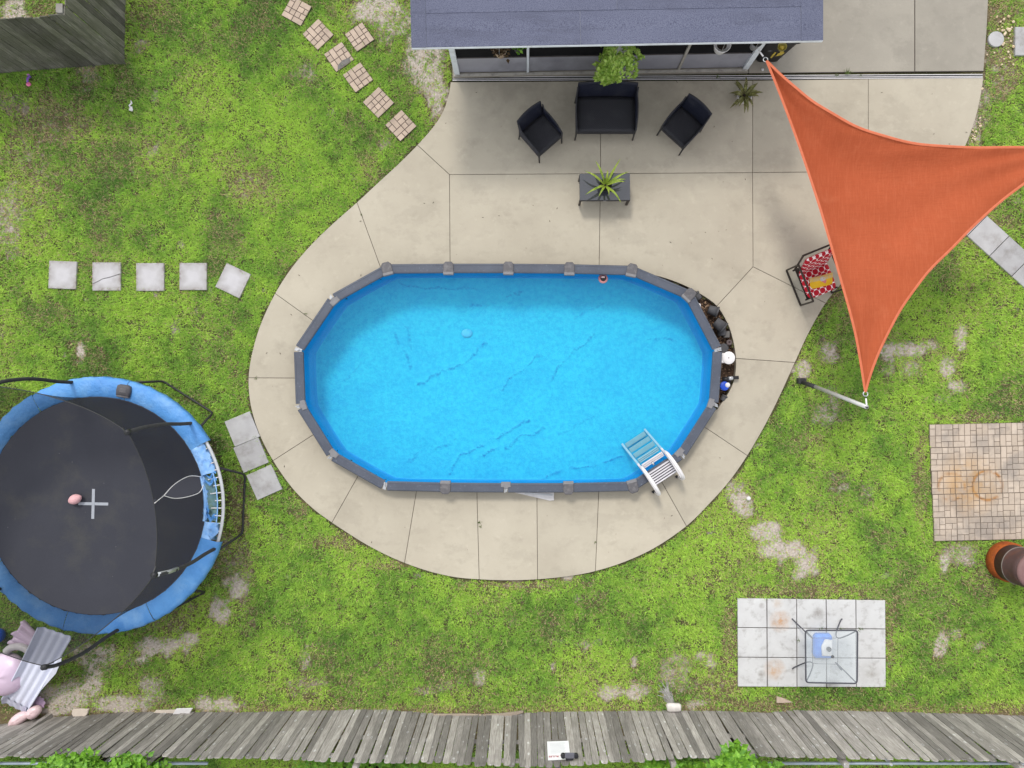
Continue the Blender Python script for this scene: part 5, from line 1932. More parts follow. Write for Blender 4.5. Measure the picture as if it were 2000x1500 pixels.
for a_, r0, r1, w_ in ((372, 2.06, 2.36, 0.07), (357, 2.05, 2.16, 0.16), (354, 2.1, 2.3, 0.1), (375, 2.1, 2.38, 0.05)):
    m = MB().grid(lambda u, v: pol(r0 + (r1 - r0) * u, a_ + (v - 0.5) * math.degrees(w_ / 2.2) + 1.2 * math.sin(9 * u), TZ - 0.02 + 0.02 * math.sin(14 * u + 5 * v)), 10, 5)
    m.build('blue_scrap', M['pad'], tramp, True)
MB().tube([pol(2.325, a_, TZ - 0.015) for a_ in np.linspace(351, 391, 30)], 0.012, 6).build('pad_outer_hem', light, tramp, True)
MB().tube([pol(2.42, a_, TZ - 0.06) for a_ in np.linspace(0, 360, 121)[:-1]], 0.032, 10, closed=True).build('frame_ring', simple('galvanised_ring', (0.55, 0.56, 0.58), (0.45, 0.46, 0.48), rough=0.4, metal=0.35), tramp, True)
for k in range(13):
    a_ = 348.0 + k * 3.6
    MB().tube([pol(2.20 if k % 2 else 2.28, a_, TZ - 0.02), pol(2.40, a_, TZ - 0.045)], 0.011, 6).build('spring', M['white_plastic'], tramp, True)
# legs: U frames on the ground
for k in range(6):
    mid = 57.5 - 60 * k
    ca_, cb_ = pol(2.55, mid + 13.8, 0.03), pol(2.55, mid - 13.8, 0.03)
    ra_, rb_ = pol(2.42, mid + 20, TZ - 0.08), pol(2.42, mid - 20, TZ - 0.08)
    pts = [ra_, ca_.lerp(ra_, 0.12), ca_.lerp(ra_, 0.03) + (cb_ - ca_) * 0.012, ca_.lerp(cb_, 0.06), ca_.lerp(cb_, 0.94), cb_.lerp(rb_, 0.03) + (ca_ - cb_) * 0.012, cb_.lerp(rb_, 0.12), rb_]
    MB().tube(pts, 0.024, 8).build('leg', M['black_metal'], tramp, True)
# net poles
POLE_A = [41, 101, 161, 221, 280, 340]
foam = simple('pole_foam', (0.045, 0.045, 0.047), (0.028, 0.028, 0.03), rough=0.85, bump=0.4, bscale=30)
for k, a_ in enumerate(POLE_A):
    pts = catmull([pol(2.42, a_, TZ - 0.1), pol(2.43, a_, TZ + 0.4), pol(2.47, a_, TZ + 1.1), pol(2.42, a_, TZ + 1.75), pol(2.34, a_, TZ + 2.06)], 6)
    m = MB().tube(pts, 0.033, 10)
    p_ = m.build('net_pole', foam, tramp, True)
    MB().tube([pol(2.35, a_, TZ + 2.03), pol(2.33, a_, TZ + 2.10)], 0.048, 10).build('pole_cap', M['black_plastic'], p_, True)
    if a_ == 340:
        pts2 = [pol(2.445, a_, TZ + 1.5), pol(2.42, a_, TZ + 1.75), pol(2.35, a_, TZ + 2.03)]
        MB().tube(pts2, 0.036, 10).build('bare_metal_end', M['metal_grey'], p_, True)
    MB().bar(pol(2.32, a_ - 1, TZ + 2.08), pol(2.30, a_ + 3.2, TZ + 2.02), 0.02, 0.02).build('tie', M['black_metal'], p_)

# safety net
def net_top(a_):
    ds = min(abs((a_ - q + 180) % 360 - 180) for q in POLE_A)
    f = min(1.0, ds / 30.0)
    return 2.33 - 0.19 * math.sin(f * PI / 2) ** 0.9, TZ + 2.05 - 0.14 * math.sin(f * PI / 2)


def net_pt(a_, t_):
    rt, zt = net_top(a_)
    r_ = 2.09 + (rt - 2.09) * t_ - 0.05 * math.sin(PI * t_)
    return pol(r_, a_, TZ + (zt - TZ) * t_)


NA, NV = 360, 20
EYE = [(286, 985), (305, 972), (318, 968), (340, 945), (368, 930), (402, 929), (402, 946), (388, 962), (365, 970), (340, 973), (320, 969)]


def in_poly(x, y, poly):
    r_ = False
    for i in range(len(poly)):
        (x1, y1), (x2, y2) = poly[i - 1], poly[i]
        if (y1 > y) != (y2 > y) and x < (x2 - x1) * (y - y1) / (y2 - y1) + x1:
            r_ = not r_
    return r_


m = MB()
proj = []
for i in range(NA):
    for j in range(NV + 1):
        p = net_pt(i * 360 / NA, j / NV)
        m.v.append(tuple(p))
        proj.append(topx(p.x + TC.x, p.y + TC.y, p.z + GZ))
for i in range(NA):
    for j in range(NV):
        a_, b_ = i * (NV + 1) + j, ((i + 1) % NA) * (NV + 1) + j
        if i > 340 or i < 40:
            cx_ = (proj[a_][0] + proj[b_ + 1][0]) / 2
            cy_ = (proj[a_][1] + proj[b_ + 1][1]) / 2
            if in_poly(cx_, cy_, EYE):
                continue
        m.f.append((a_, b_, b_ + 1, a_ + 1))
t = NT('black_safety_net')
t.base((0.012, 0.013, 0.018), 0.8, 0.1)
tr = t.n('ShaderNodeBsdfTransparent')
mx = t.n('ShaderNodeMixShader')
mx.inputs[0].default_value = 0.56
t.l(tr.outputs[0], mx.inputs[1])
t.l(t.b.outputs[0], mx.inputs[2])
t.l(mx.outputs[0], t.out.inputs['Surface'])
net = m.build('safety_net', t.m, tramp, True)
MB().tube([net_pt(a_, 1.0) for a_ in np.linspace(0, 360, 181)[:-1]], 0.008, 6, closed=True).build('top_cord', M['black_metal'], net, True)
pj = np.array(proj)
sel = np.zeros(len(pj), bool)
for i in list(range(340, 360)) + list(range(0, 40)):
    sel[i * (NV + 1):(i + 1) * (NV + 1)] = True


def net_at(px, py):
    d_ = (pj[:, 0] - px) ** 2 + (pj[:, 1] - py) ** 2
    d_[~sel] = 1e9
    ks = np.argsort(d_)[:4]
    w_ = 1 / (d_[ks] + 1)
    p = sum((Vector(m.v[k]) * x for k, x in zip(ks, w_)), Vector()) / w_.sum()
    return p + Vector((0.02, 0.0, 0.01))


for line in ([(318, 968), (340, 945), (368, 930), (402, 929)], [(318, 968), (340, 973), (365, 970), (388, 962), (400, 946)], [(288, 984), (318, 968)]):
    pts = catmull([net_at(*p) for p in line], 5)
    MB().tube(pts, 0.0075, 6).build('zip_trim', M['white_plastic'], net, True)
# tape cross on the mat
tape = simple('silver_tape', (0.36, 0.38, 0.42), (0.30, 0.32, 0.36), rough=0.4)
cc0 = P(182, 984, 0.9) - TC
MB().box((cc0.x, cc0.y, TZ - 0.004), (0.575, 0.055, 0.006), math.radians(-1)).build('tape_strip', tape, tramp)
MB().box((cc0.x, cc0.y - 0.002, TZ - 0.0), (0.055, 0.575, 0.006), math.radians(-1.5)).build('tape_strip', tape, tramp)
# football
q = P(147, 975, 0.98)
fb = MB()
fb.lathe([(0.012, -0.155), (0.05, -0.12), (0.085, -0.06), (0.096, 0.0), (0.085, 0.06), (0.05, 0.12), (0.012, 0.155)], 20)
o = fb.build('pink_football', simple('pink_rubber', (0.72, 0.42, 0.43), (0.64, 0.35, 0.37), rough=0.5, bump=0.3), None, True, loc=(q.x, q.y, 0.9 + 0.09))
o.rotation_euler = (0, math.radians(90), math.radians(24))
o.scale = (1, 1, 0.86)
tag(o, 'pale pink football lying beside the tape cross on the trampoline mat', 'ball')
# loose rail cap on the pad
q = P(241, 764, 0.97)
lc_ = empty('loose_rail_cap', (q.x, q.y, 0.925), math.radians(-8))
tag(lc_, 'loose grey plastic rail cap lying on the blue trampoline pad', 'rail cap')
MB().prism([(-0.13, -0.09), (0.12, -0.10), (0.135, 0.02), (0.12, 0.10), (0.07, 0.125), (-0.07, 0.125), (-0.125, 0.10), (-0.14, 0.0)], 0, 0.07, 0.02).build('shell', simple('dark_cap', (0.075, 0.072, 0.08), (0.06, 0.058, 0.065), rough=0.55), lc_, True)
MB().prism([(-0.12, -0.12), (0.11, -0.125), (0.115, -0.085), (-0.125, -0.08)], 0, 0.06, 0.01).build('lip', M['cap'], lc_)
MB().prism([(-0.06, -0.03), (0.06, -0.03), (0.06, 0.05), (-0.06, 0.05)], 0.06, 0.076, 0.006).build('panel', M['cap'], lc_)

# ------------------------------------------------------------------ slide and inflatable
sl = empty('trampoline_slide', P(40, 1340, 0))
tag(sl, 'pale grey blue ridged plastic slide running down from the trampoline', 'slide')
slo = Vector(sl.location)


def slide_pt(u, v):
    TL_, TR_ = P(83, 1222, 0.88), P(146, 1243, 0.88)
    BL_, BR_ = P(6, 1366, 0.06), P(54, 1391, 0.06)
    a_, b_ = TL_.lerp(BL_, v), TR_.lerp(BR_, v)
    p = a_.lerp(b_, u)
    zz_ = 0.88 * (1 - v) ** 1.15 + 0.05
    rid = 0.014 * math.cos(u * 2 * PI * 4)
    lip = 0.06 * max(0, abs(2 * u - 1) - 0.86) / 0.14
    p.z = zz_ + rid + lip
    if v > 0.93:
        p.z -= 0.03 * (v - 0.93) / 0.07
    return p - slo


slm = simple('slide_plastic', (0.66, 0.68, 0.79), (0.60, 0.62, 0.74), scale=2, rough=0.4, bump=0.05)
MB().grid(slide_pt, 48, 24).build('chute', slm, sl, True, solid=0.015)
for s_ in (0.0, 1.0):
    MB().tube([slide_pt(s_, k / 20) + Vector((0, 0, 0.005)) for k in range(21)], 0.016, 8).build('side_rail', slm, sl, True)
m = MB().grid(lambda u, v: slide_pt(u, 0.96 + 0.03 * v) + Vector((-0.03, -0.10 * v, 0.02 - 0.04 * v)), 24, 3)
m.build('end_lip', simple('slide_lip', (0.55, 0.56, 0.68), rough=0.4), sl, True)
m = MB().add([slide_pt(1, 0.20) + Vector((0.01, 0.02, 0.02)), slide_pt(1, 0.72), slide_pt(1, 0.45) + Vector((0.16, 0.02, 0.1)), slide_pt(1, 0.30) + Vector((0.13, 0.04, 0.09))], [(0, 1, 2, 3)])
m.build('side_flap', simple('slide_flap', (0.60, 0.61, 0.70), rough=0.4), sl, solid=0.008)

inf = empty('inflatable_toy', P(12, 1330, 0))
tag(inf, 'pale pink half deflated inflatable float lying under the slide', 'inflatable')
io = Vector(inf.location)
pk = simple('pink_vinyl', (0.60, 0.47, 0.58), (0.54, 0.42, 0.54), scale=2.5, rough=0.32, spec=0.5, bump=0.15, bscale=6, bdist=0.02)
pk2 = simple('pale_pink_vinyl', (0.70, 0.53, 0.54), (0.64, 0.46, 0.48), scale=3, rough=0.32, spec=0.5, bump=0.15, bscale=6, bdist=0.02)


def ip(px, py, z):
    return P(px, py, z) - io


c_ = ip(8, 1318, 0.2)
MB().blob((c_.x, c_.y, 0.17), (0.47, 0.42, 0.22), 28, 14, 0.03, 4, 0.5).build('body', pk, inf, True)
c_ = ip(38, 1278, 0.2)
MB().tube([c_ + Vector((0.25 * math.cos(a_), 0.18 * math.sin(a_), 0.05)) for a_ in np.linspace(0.3, 2.9, 12)], [0.05] + [0.075] * 10 + [0.05], 12).build('rim_tube', simple('cream_vinyl', (0.62, 0.58, 0.58), rough=0.35), inf, True)
m = MB()
a0, b0 = ip(68, 1258, 0.2), ip(30, 1238, 0.25)
ax = (b0 - a0)
side = Vector((-ax.y, ax.x, 0)).normalized()


def fin(u, v):
    w_ = 0.13 + 0.16 * v
    f = (2 * u - 1)
    ruf = 0.035 * math.sin(9 * u * PI) * v ** 2
    return a0 + ax * (v * (1.05 + 0.08 * math.sin(5 * u * PI))) + side * f * w_ + Vector((0, 0, 0.10 * (1 - f * f) + ruf - 0.08))


m.grid(fin, 28, 10)
m.build('ruffled_fin', pk, inf, True, solid=0.02)
for (px_, py_, rx, ry, rz_) in ((35, 1405, 0.24, 0.11, 0.55), (64, 1392, 0.17, 0.12, 0.75)):
    c_ = ip(px_, py_, 0.15)
    MB().blob((c_.x, c_.y, 0.12), (rx, ry, 0.11), 22, 12, 0.04, int(px_), rz_).build('foot_lobe', pk2, inf, True)
c_ = ip(74, 1374, 0.08)
m = MB()
n = 40
m.v = [(c_.x, c_.y, 0.07)]
for k in range(n):
    a_ = 2 * PI * k / n
    for r_, z in ((0.035, 0.085), (0.055, 0.05), (0.13 + 0.012 * math.cos(9 * a_), 0.06)):
        m.v.append((c_.x + r_ * math.cos(a_), c_.y + r_ * math.sin(a_), z))
for k in range(n):
    j = (k + 1) % n
    m.f += [(0, 1 + 3 * k, 1 + 3 * j), (1 + 3 * k, 2 + 3 * k, 2 + 3 * j, 1 + 3 * j), (2 + 3 * k, 3 + 3 * k, 3 + 3 * j, 2 + 3 * j)]
m.build('valve_flange', simple('mauve_vinyl', (0.52, 0.36, 0.52), rough=0.35), inf, True, solid=0.01)
q = P(-9, 1243, 0.15)
o = MB().blob((0, 0, 0), (0.15, 0.15, 0.15), 20, 12).build('blue_ball', simple('blue_vinyl', (0.02, 0.10, 0.55), rough=0.35), None, True, loc=(q.x, q.y, 0.11))
tag(o, 'deep blue ball at the left edge beside the inflatable', 'ball')

# ------------------------------------------------------------------ pavers
QUAD = {  # one quarter tile of 2x2 units, as rectangles x0, y0, x1, y1
    0: [(0, 0, 2, 1), (0, 1, 1, 2), (1, 1, 2, 2)], 1: [(0, 0, 1, 2), (1, 0, 2, 0.8), (1, 0.8, 2, 2)],
    2: [(0, 1, 2, 2), (0, 0, 1.2, 1), (1.2, 0, 2, 1)], 3: [(1, 0, 2, 2), (0, 0, 1, 1.2), (0, 1.2, 1, 2)]}
_bm = {}


def brick_mesh(w, h, mat_):
    key = (round(w, 3), round(h, 3), mat_.name)
    if key not in _bm:
        me = MB().prism([(-w / 2, -h / 2), (w / 2, -h / 2), (w / 2, h / 2), (-w / 2, h / 2)], -0.02, 0.012, 0.004).mesh('brick')
        me.materials.append(mat_)
        _bm[key] = me
    return _bm[key]


def moulded_tile(parent, size, mat_, rnd, cx=0.0, cy=0.0, z=0.0, gap=0.012):
    u = size / 4
    for qx in (0, 1):
        for qy in (0, 1):
            for (x0, y0, x1, y1) in QUAD[(qx + 2 * qy + rnd.randrange(4)) % 4 if rnd.random() < 0.4 else (0, 1, 3, 2)[qx + 2 * qy]]:
                w_, h_ = (x1 - x0) * u - gap, (y1 - y0) * u - gap
                place('brick', brick_mesh(w_, h_, mat_), mat_, parent, (cx + (qx * 2 + (x0 + x1) / 2 - 2) * u, cy + (qy * 2 + (y0 + y1) / 2 - 2) * u, z + rnd.uniform(-0.001, 0.001)))


rr = random.Random(23)
for k, ((px_, py_), s_, ang, where) in enumerate(BRICK_STONES):
    q = P(px_, py_, 0)
    e = empty('stepping_stone', (q.x, q.y, -0.01), math.radians(ang))
    tag(e, 'tan brick patterned stepping stone ' + where, 'stepping stone', 'brick patterned stepping stones')
    sz = s_ * GS
    hs_ = sz / 2
    MB().prism([(-hs_, -hs_), (hs_, -hs_), (hs_, hs_), (-hs_, hs_)], -0.05, 0.002, 0.004).build('base_block', M['grout'], e)
    moulded_tile(e, sz, M['brick_tan'], rr)
    if 'broken' in where:
        MB().prism([(-0.18, -0.215), (0.14, -0.215), (0.17, -0.14), (0.02, -0.10), (-0.12, -0.13)], 0.0, 0.016, 0.003).build('broken_patch', gs_, e)


def paver(px, py, s_, ang, label, mat_, group, name='paver', h=0.014):
    q = P(px, py, 0)
    e_h = s_ * GS / 2
    o = MB().prism([(-e_h, -e_h), (e_h, -e_h), (e_h, e_h), (-e_h, e_h)], -0.06, h, 0.006).build(name, mat_, loc=(q.x, q.y, -0.01))
    o.rotation_euler = (rr.uniform(-0.006, 0.006), rr.uniform(-0.006, 0.006), math.radians(ang))
    tag(o, label, 'paver', group)
    return o


t = NT('worn_centre_paver')
v = t.coord('Object', rnd=False)
ab = t.n('ShaderNodeVectorMath', operation='ABSOLUTE')
t.l(v, ab.inputs[0])
sx_ = t.n('ShaderNodeSeparateXYZ')
t.l(ab.outputs[0], sx_.inputs[0])
dmax = t.math('MAXIMUM', sx_.outputs['X'], sx_.outputs['Y'])
vr = t.coord('Object', rnd=True)
c = t.mix(t.noise(vr, 6, 5), (0.41, 0.40, 0.40), (0.33, 0.315, 0.315))
dn = t.math('ADD', dmax, t.math('MULTIPLY', t.noise(vr, 7, 4), 0.06))
c = t.mix(t.rng(dn, 0.13, 0.23, 0.55, 0), c, (0.50, 0.49, 0.51))
c = t.mix(t.math('MULTIPLY', t.rng(dn, 0.24, 0.31, 0, 1), t.noise(vr, 10, 6, 0.7, 0.4, 0.65)), c, (0.22, 0.19, 0.17))
t.bump(t.noise(vr, 60, 4), 0.3, 0.005)
M['paver_worn'] = t.base(c, 0.88, 0.2)
for (px_, py_), s_, ang, where in GREY_STONES:
    lab = 'square grey stepping stone, ' + where
    if 'cracked' in where:
        q = P(px_, py_, 0)
        e = tag(empty('stepping_stone', (q.x, q.y, -0.01)), lab, 'stepping stone', 'row of grey stepping stones')
        h_ = s_ * GS / 2
        crack = [(-h_, -0.155), (-0.17, -0.10), (-0.08, -0.05), (0.03, -0.025), (0.12, 0.0), (h_, 0.055)]
        up_ = [(x, y + 0.006) for x, y in crack]
        MB().prism(up_ + [(h_, h_), (-h_, h_)], -0.06, 0.014, 0.003).build('upper_piece', M['paver_worn'], e)
        MB().prism([(-h_, -h_), (h_, -h_)] + [(x, y - 0.006) for x, y in crack[::-1]], -0.06, 0.012, 0.003).build('lower_piece', M['paver_worn'], e)
    else:
        o = paver(px_, py_, s_, ang, lab, M['paver_worn'], 'row of grey stepping stones', 'stepping_stone')
        o['category'] = 'stepping stone'
for (px_, py_), s_, ang, where in STEP3:
    paver(px_, py_, s_, ang, 'grey concrete paver by the patio, %s of the three near the trampoline' % where, M['paver'], 'three pavers beside the patio')
names = ('mostly under the orange sail', 'first one out from under the orange sail', 'second one out from under the orange sail', 'at the right edge of the photo', 'just past the right edge of the path')
for k, poly in enumerate(PATH):
    w = inset(ccw(W2(poly)), 0.008)
    cx_ = sum(p[0] for p in w) / 4
    cy_ = sum(p[1] for p in w) / 4
    o = MB().prism([(p[0] - cx_, p[1] - cy_) for p in w], -0.06, 0.012, 0.006).build('paver', M['paver'], loc=(cx_, cy_, -0.01))
    tag(o, 'light grey path paver ' + names[k], 'paver', 'pavers of the right hand path')

# round stone, slab and pebbles at the top right
q = P(1945.5, 76.5, 0)
o = MB().lathe([(0.155, -0.05), (0.16, 0.0), (0.155, 0.012), (0.0, 0.014)], 30).build('round_stone', M['paver'], loc=(q.x, q.y, 0))
tag(o, 'round grey stepping stone beside the patio edge', 'stepping stone')
q = P(2012, 81, 0)
o = MB().prism([(-0.315, -0.29), (0.315, -0.29), (0.315, 0.29), (-0.315, 0.29)], -0.06, 0.02, 0.006).build('paver', M['paver'], loc=(q.x, q.y, 0))
tag(o, 'rectangular grey slab at the upper right edge', 'paver')
peb = MB()
rr = random.Random(41)
for k in range(120):
    if k < 70:
        px_, py_ = rr.gauss(1962, 16), rr.gauss(72, 28)
    else:
        px_, py_ = 1915 - (k % 25) * 1.2 + rr.gauss(6, 4), 150 + (k - 70) * 2.6
    j_, i_ = int(py_ - MY0), int(px_ - MX0)
    if hard[j_, i_] or (px_ - 1945) ** 2 + (py_ - 77) ** 2 < 260 or px_ > 1984:
        continue
    q = P(px_, py_, 0)
    r_ = rr.uniform(0.008, 0.034)
    peb.blob((q.x, q.y, GZ + r_ * 0.6 + 0.02), (r_, r_ * rr.uniform(0.6, 1), r_ * 0.6), 9, 6, 0.08, k, rr.uniform(0, 3))
tag(peb.build('pebbles', simple('cream_pebble', (0.62, 0.52, 0.38), (0.42, 0.32, 0.18), scale=8, rough=0.8, coord='World'), None, True), 'cream pebbles scattered beside the patio edge', 'pebbles', kind='stuff')

# brick patterned paver pad
e = empty('paver_pad', P(1815, 829, 0), math.radians(1.2))
tag(e, 'square pad of tan brick patterned tiles with a rusty ring stain', 'paver pad')
rr = random.Random(99)
ts = 0.4795
tile_base = MB().prism([(-ts / 2, -ts / 2), (ts / 2, -ts / 2), (ts / 2, ts / 2), (-ts / 2, ts / 2)], -0.05, 0.003).mesh('tile')
tile_base.materials.append(simple('sandy_joint', (0.17, 0.135, 0.105), (0.11, 0.09, 0.07), scale=20, rough=0.95))
pe = Vector(e.location)
for i in range(5):
    for j in range(5):
        o = place('tile', tile_base, M['grout'], e, (ts * (i + 0.5) + 0.012 * j, -ts * (j + 0.5), -0.005 + rr.uniform(-0.002, 0.002)), (0, 0, rr.uniform(-0.004, 0.004)))
        moulded_tile(o, ts - 0.006, M['pad_brick'], rr, gap=0.0095)

# grey 5 x 3 patio
e = empty('small_patio', P(1440, 1168, 0))
tag(e, 'small rectangular patio of pale square concrete pavers under the glass table', 'paver pad')
eo = Vector(e.location)
c00, c10, c11, c01 = (Vector((a, b, 0)) for a, b in PATIO15)
rr = random.Random(8)


def bil(u, v):
    a = c00.lerp(c10, u).lerp(c01.lerp(c11, u), v)
    p = P(a.x, a.y)
    return (p.x - eo.x, p.y - eo.y)


def patio_mat(i, j):
    return M['paver_rust']


for i in range(5):
    for j in range(3):
        poly = [bil(i / 5, j / 3), bil((i + 1) / 5, j / 3), bil((i + 1) / 5, (j + 1) / 3), bil(i / 5, (j + 1) / 3)]
        poly = inset(ccw(poly), 0.009)
        cx_, cy_ = sum(p[0] for p in poly) / 4, sum(p[1] for p in poly) / 4
        o = MB().prism([(p[0] - cx_, p[1] - cy_) for p in poly], -0.06, 0.012 + rr.uniform(-0.004, 0.004), 0.006).build('paver', patio_mat(i, j), e, loc=(cx_, cy_, -0.01))
        o.rotation_euler = (0, 0, rr.uniform(-0.006, 0.006))
MB().prism([bil(0.003, 0.004), bil(0.997, 0.004), bil(0.997, 0.996), bil(0.003, 0.996)], -0.06, -0.03).build('joint_bed', M['grout'], e)

# glass table
TT = 0.70
corners = [P(1573, 1231, TT), P(1675, 1231, TT), P(1674, 1335, TT), P(1574, 1333, TT)]
tc = sum(corners, Vector()) / 4
gt = empty('glass_table', (tc.x, tc.y, 0))
tag(gt, 'square frosted glass patio table with thin dark metal frame and curved legs', 'table')
cr = [c - Vector((tc.x, tc.y, 0)) for c in corners]
rim = []
for i in range(4):
    c, n_, p_ = cr[i], cr[(i + 1) % 4], cr[i - 1]
    d1, d2 = (p_ - c).normalized(), (n_ - c).normalized()
    for f in np.linspace(0, 1, 6):
        a_ = c + d1 * 0.07 * (1 - f) ** 2 + d2 * 0.07 * f ** 2
        rim.append(a_)
tm = simple('charcoal_table_frame', (0.05, 0.05, 0.062), (0.07, 0.07, 0.08), rough=0.45)
MB().tube(rim, 0.016, 8, closed=True).build('frame', tm, gt, True)
t = NT('rippled_glass')
t.base((0.62, 0.66, 0.68), 0.25, 0.5)
v = t.coord('Object')
t.bump(t.noise(v, 45, 3), 0.5, 0.006)
tr = t.n('ShaderNodeBsdfTransparent')
tr.inputs['Color'].default_value = (0.86, 0.89, 0.90, 1)
mx = t.n('ShaderNodeMixShader')
mx.inputs[0].default_value = 0.30
t.l(tr.outputs[0], mx.inputs[1])
t.l(t.b.outputs[0], mx.inputs[2])
t.l(mx.outputs[0], t.out.inputs['Surface'])
MB().add([p + Vector((0, 0, 0.004)) for p in rim], [tuple(range(len(rim)))]).build('glass', t.m, gt)
for c in cr:
    d = Vector((c.x, c.y, 0)).normalized()
    g = Vector((c.x, c.y, 0))
    pts = catmull([g - d * 0.03 + Vector((0, 0, TT - 0.02)), g - d * 0.22 + Vector((0, 0, 0.56)), g - d * 0.36 + Vector((0, 0, 0.40)), g - d * 0.30 + Vector((0, 0, 0.22)), g - d * 0.06 + Vector((0, 0, 0.03)), g + d * 0.01 + Vector((0, 0, 0.012))], 5)
    MB().tube(pts, 0.013, 8).build('leg', tm, gt, True)
shf = [Vector((c.x, c.y, 0)) - Vector((c.x, c.y, 0)).normalized() * 0.36 + Vector((0, 0, 0.40)) for c in cr]
MB().tube(shf, 0.008, 6, closed=True).build('brace_ring', tm, gt, True)
MB().lathe([(0.03, 0.0), (0.03, 0.012), (0.018, 0.012), (0.018, 0.0)], 18, c=(0.02, 0.0, TT + 0.0)).build('umbrella_ring', tm, gt, True)
# blue/white base below the table
q = P(1612, 1265, 0.2)
ub = empty('umbrella_base', (q.x, q.y, 0.004))
tag(ub, 'blue and white plastic umbrella base standing under the glass table', 'umbrella base')
MB().prism([(-0.17, -0.24), (0.14, -0.24), (0.17, -0.2), (0.17, 0.2), (0.14, 0.24), (-0.13, 0.24), (-0.18, 0.18), (-0.2, -0.16)], 0.0, 0.16, 0.04).build('blue_tank', simple('blue_tank', (0.03, 0.16, 0.60), (0.05, 0.22, 0.66), rough=0.5), ub, True)
MB().prism([(-0.06, -0.17), (0.14, -0.18), (0.15, 0.15), (0.0, 0.16), (-0.07, 0.02)], 0.16, 0.20, 0.02).build('white_cover', M['white_plastic'], ub, True)
MB().lathe([(0.045, 0.2), (0.045, 0.25), (0.03, 0.25), (0.03, 0.21), (0, 0.21)], 18, c=(0.06, -0.02, 0)).build('socket', M['black_plastic'], ub, True)
q = P(1463, 974, 0.04)
o = MB().blob((0, 0, 0), (0.045, 0.045, 0.045), 16, 10).build('white_ball', M['white_plastic'], None, True, loc=(q.x, q.y, 0.01))
tag(o, 'small white ball on the bare sand near the patio', 'ball')

# rusty fire drum at the right edge
q = P(1969, 1097, 0.1)
dm_ = empty('rusty_burner', (q.x, q.y, GZ))
tag(dm_, 'rusty brown metal chiminea with bright orange rusted base at the right edge', 'chiminea')
t = NT('bright_rust')
v = t.coord('Object')
c = t.mix(t.noise(v, 5, 6, 0.65), (0.38, 0.09, 0.015), (0.17, 0.045, 0.015))
t.bump(t.noise(v, 30, 5), 0.5, 0.01)
rust = t.base(c, 0.85, 0.15)
brown = simple('brown_enamel', (0.075, 0.042, 0.040), (0.055, 0.03, 0.028), scale=4, rough=0.55, dirt=(0.14, 0.05, 0.025), dscale=3, damt=0.6)
MB().lathe([(0.36, 0.0), (0.40, 0.05), (0.405, 0.22), (0.385, 0.26), (0.375, 0.27)], 40).build('base', rust, dm_, True)
MB().lathe([(0.372, 0.26), (0.372, 0.50), (0.378, 0.505), (0.372, 0.51), (0.372, 0.80), (0.36, 0.86), (0.33, 0.90)], 40).build('body', brown, dm_, True)
MB().lathe([(0.376, 0.50), (0.384, 0.505), (0.376, 0.515)], 40).build('seam_band', simple('seam_band', (0.2, 0.17, 0.15)), dm_, True)
MB().lathe([(0.335, 0.88), (0.35, 0.90), (0.35, 0.93), (0.30, 0.96), (0.0, 0.98)], 36).build('lid', simple('pinkish_lid', (0.20, 0.115, 0.11), (0.16, 0.085, 0.08), scale=4, rough=0.6), dm_, True)

# ------------------------------------------------------------------ lower fence
BASE = [(-160, 1432), (0, 1417), (100, 1403), (250, 1393), (500, 1393), (745, 1387), (850, 1397), (1000, 1397), (1060, 1393), (1300, 1390), (1400, 1390), (1500, 1394), (1560, 1389), (1700, 1392), (1900, 1396), (2000, 1401), (2160, 1408)]
TOPP = [(-160, 1482), (0, 1481), (250, 1480), (600, 1486), (700, 1490), (830, 1492), (1000, 1499), (1070, 1501), (1200, 1492), (1350, 1481), (1500, 1479), (1700, 1484), (2000, 1490), (2200, 1494)]
FH = 1.9
bx, by = [P(a, b).x for a, b in BASE], [P(a, b).y for a, b in BASE]
tx_, ty_ = [P(a, b, FH).x for a, b in TOPP], [P(a, b, FH).y for a, b in TOPP]
fence = empty('wooden_fence', (0, -6.58, GZ))
tag(fence, 'long weathered grey wooden picket fence along the bottom edge', 'fence')
rr = random.Random(77)
BW = 0.131


def board_mesh(seed, h=1.93, w=BW, dog=True):
    r2 = random.Random(seed)
    m = MB()
    hw = w / 2 - r2.uniform(0.001, 0.005)
    prof = []
    top = [(-hw, h - 0.045), (-hw * 0.75, h - 0.012), (-hw * 0.35, h), (hw * 0.35, h), (hw * 0.75, h - 0.012), (hw, h - 0.045)] if dog else [(-hw, h), (hw, h)]
    nz = 5
    left = [(-hw + r2.uniform(-0.002, 0.002), 0.0 + (h - 0.05) * k / nz) for k in range(nz)]
    right = [(hw + r2.uniform(-0.002, 0.002), 0.0 + (h - 0.05) * k / nz) for k in range(nz)][::-1]
    poly = left + top + right
    n = len(poly)
    th = 0.018
    cup = r2.uniform(-0.004, 0.004)
    m.v = [(x, -th / 2 + cup * (x / hw) ** 2, z) for x, z in poly] + [(x, th / 2 + cup * (x / hw) ** 2, z) for x, z in poly]
    m.f = [tuple(range(n)), tuple(range(2 * n - 1, n - 1, -1))] + [(i, n + i, n + (i + 1) % n, (i + 1) % n) for i in range(n)]
    return m.mesh('board')


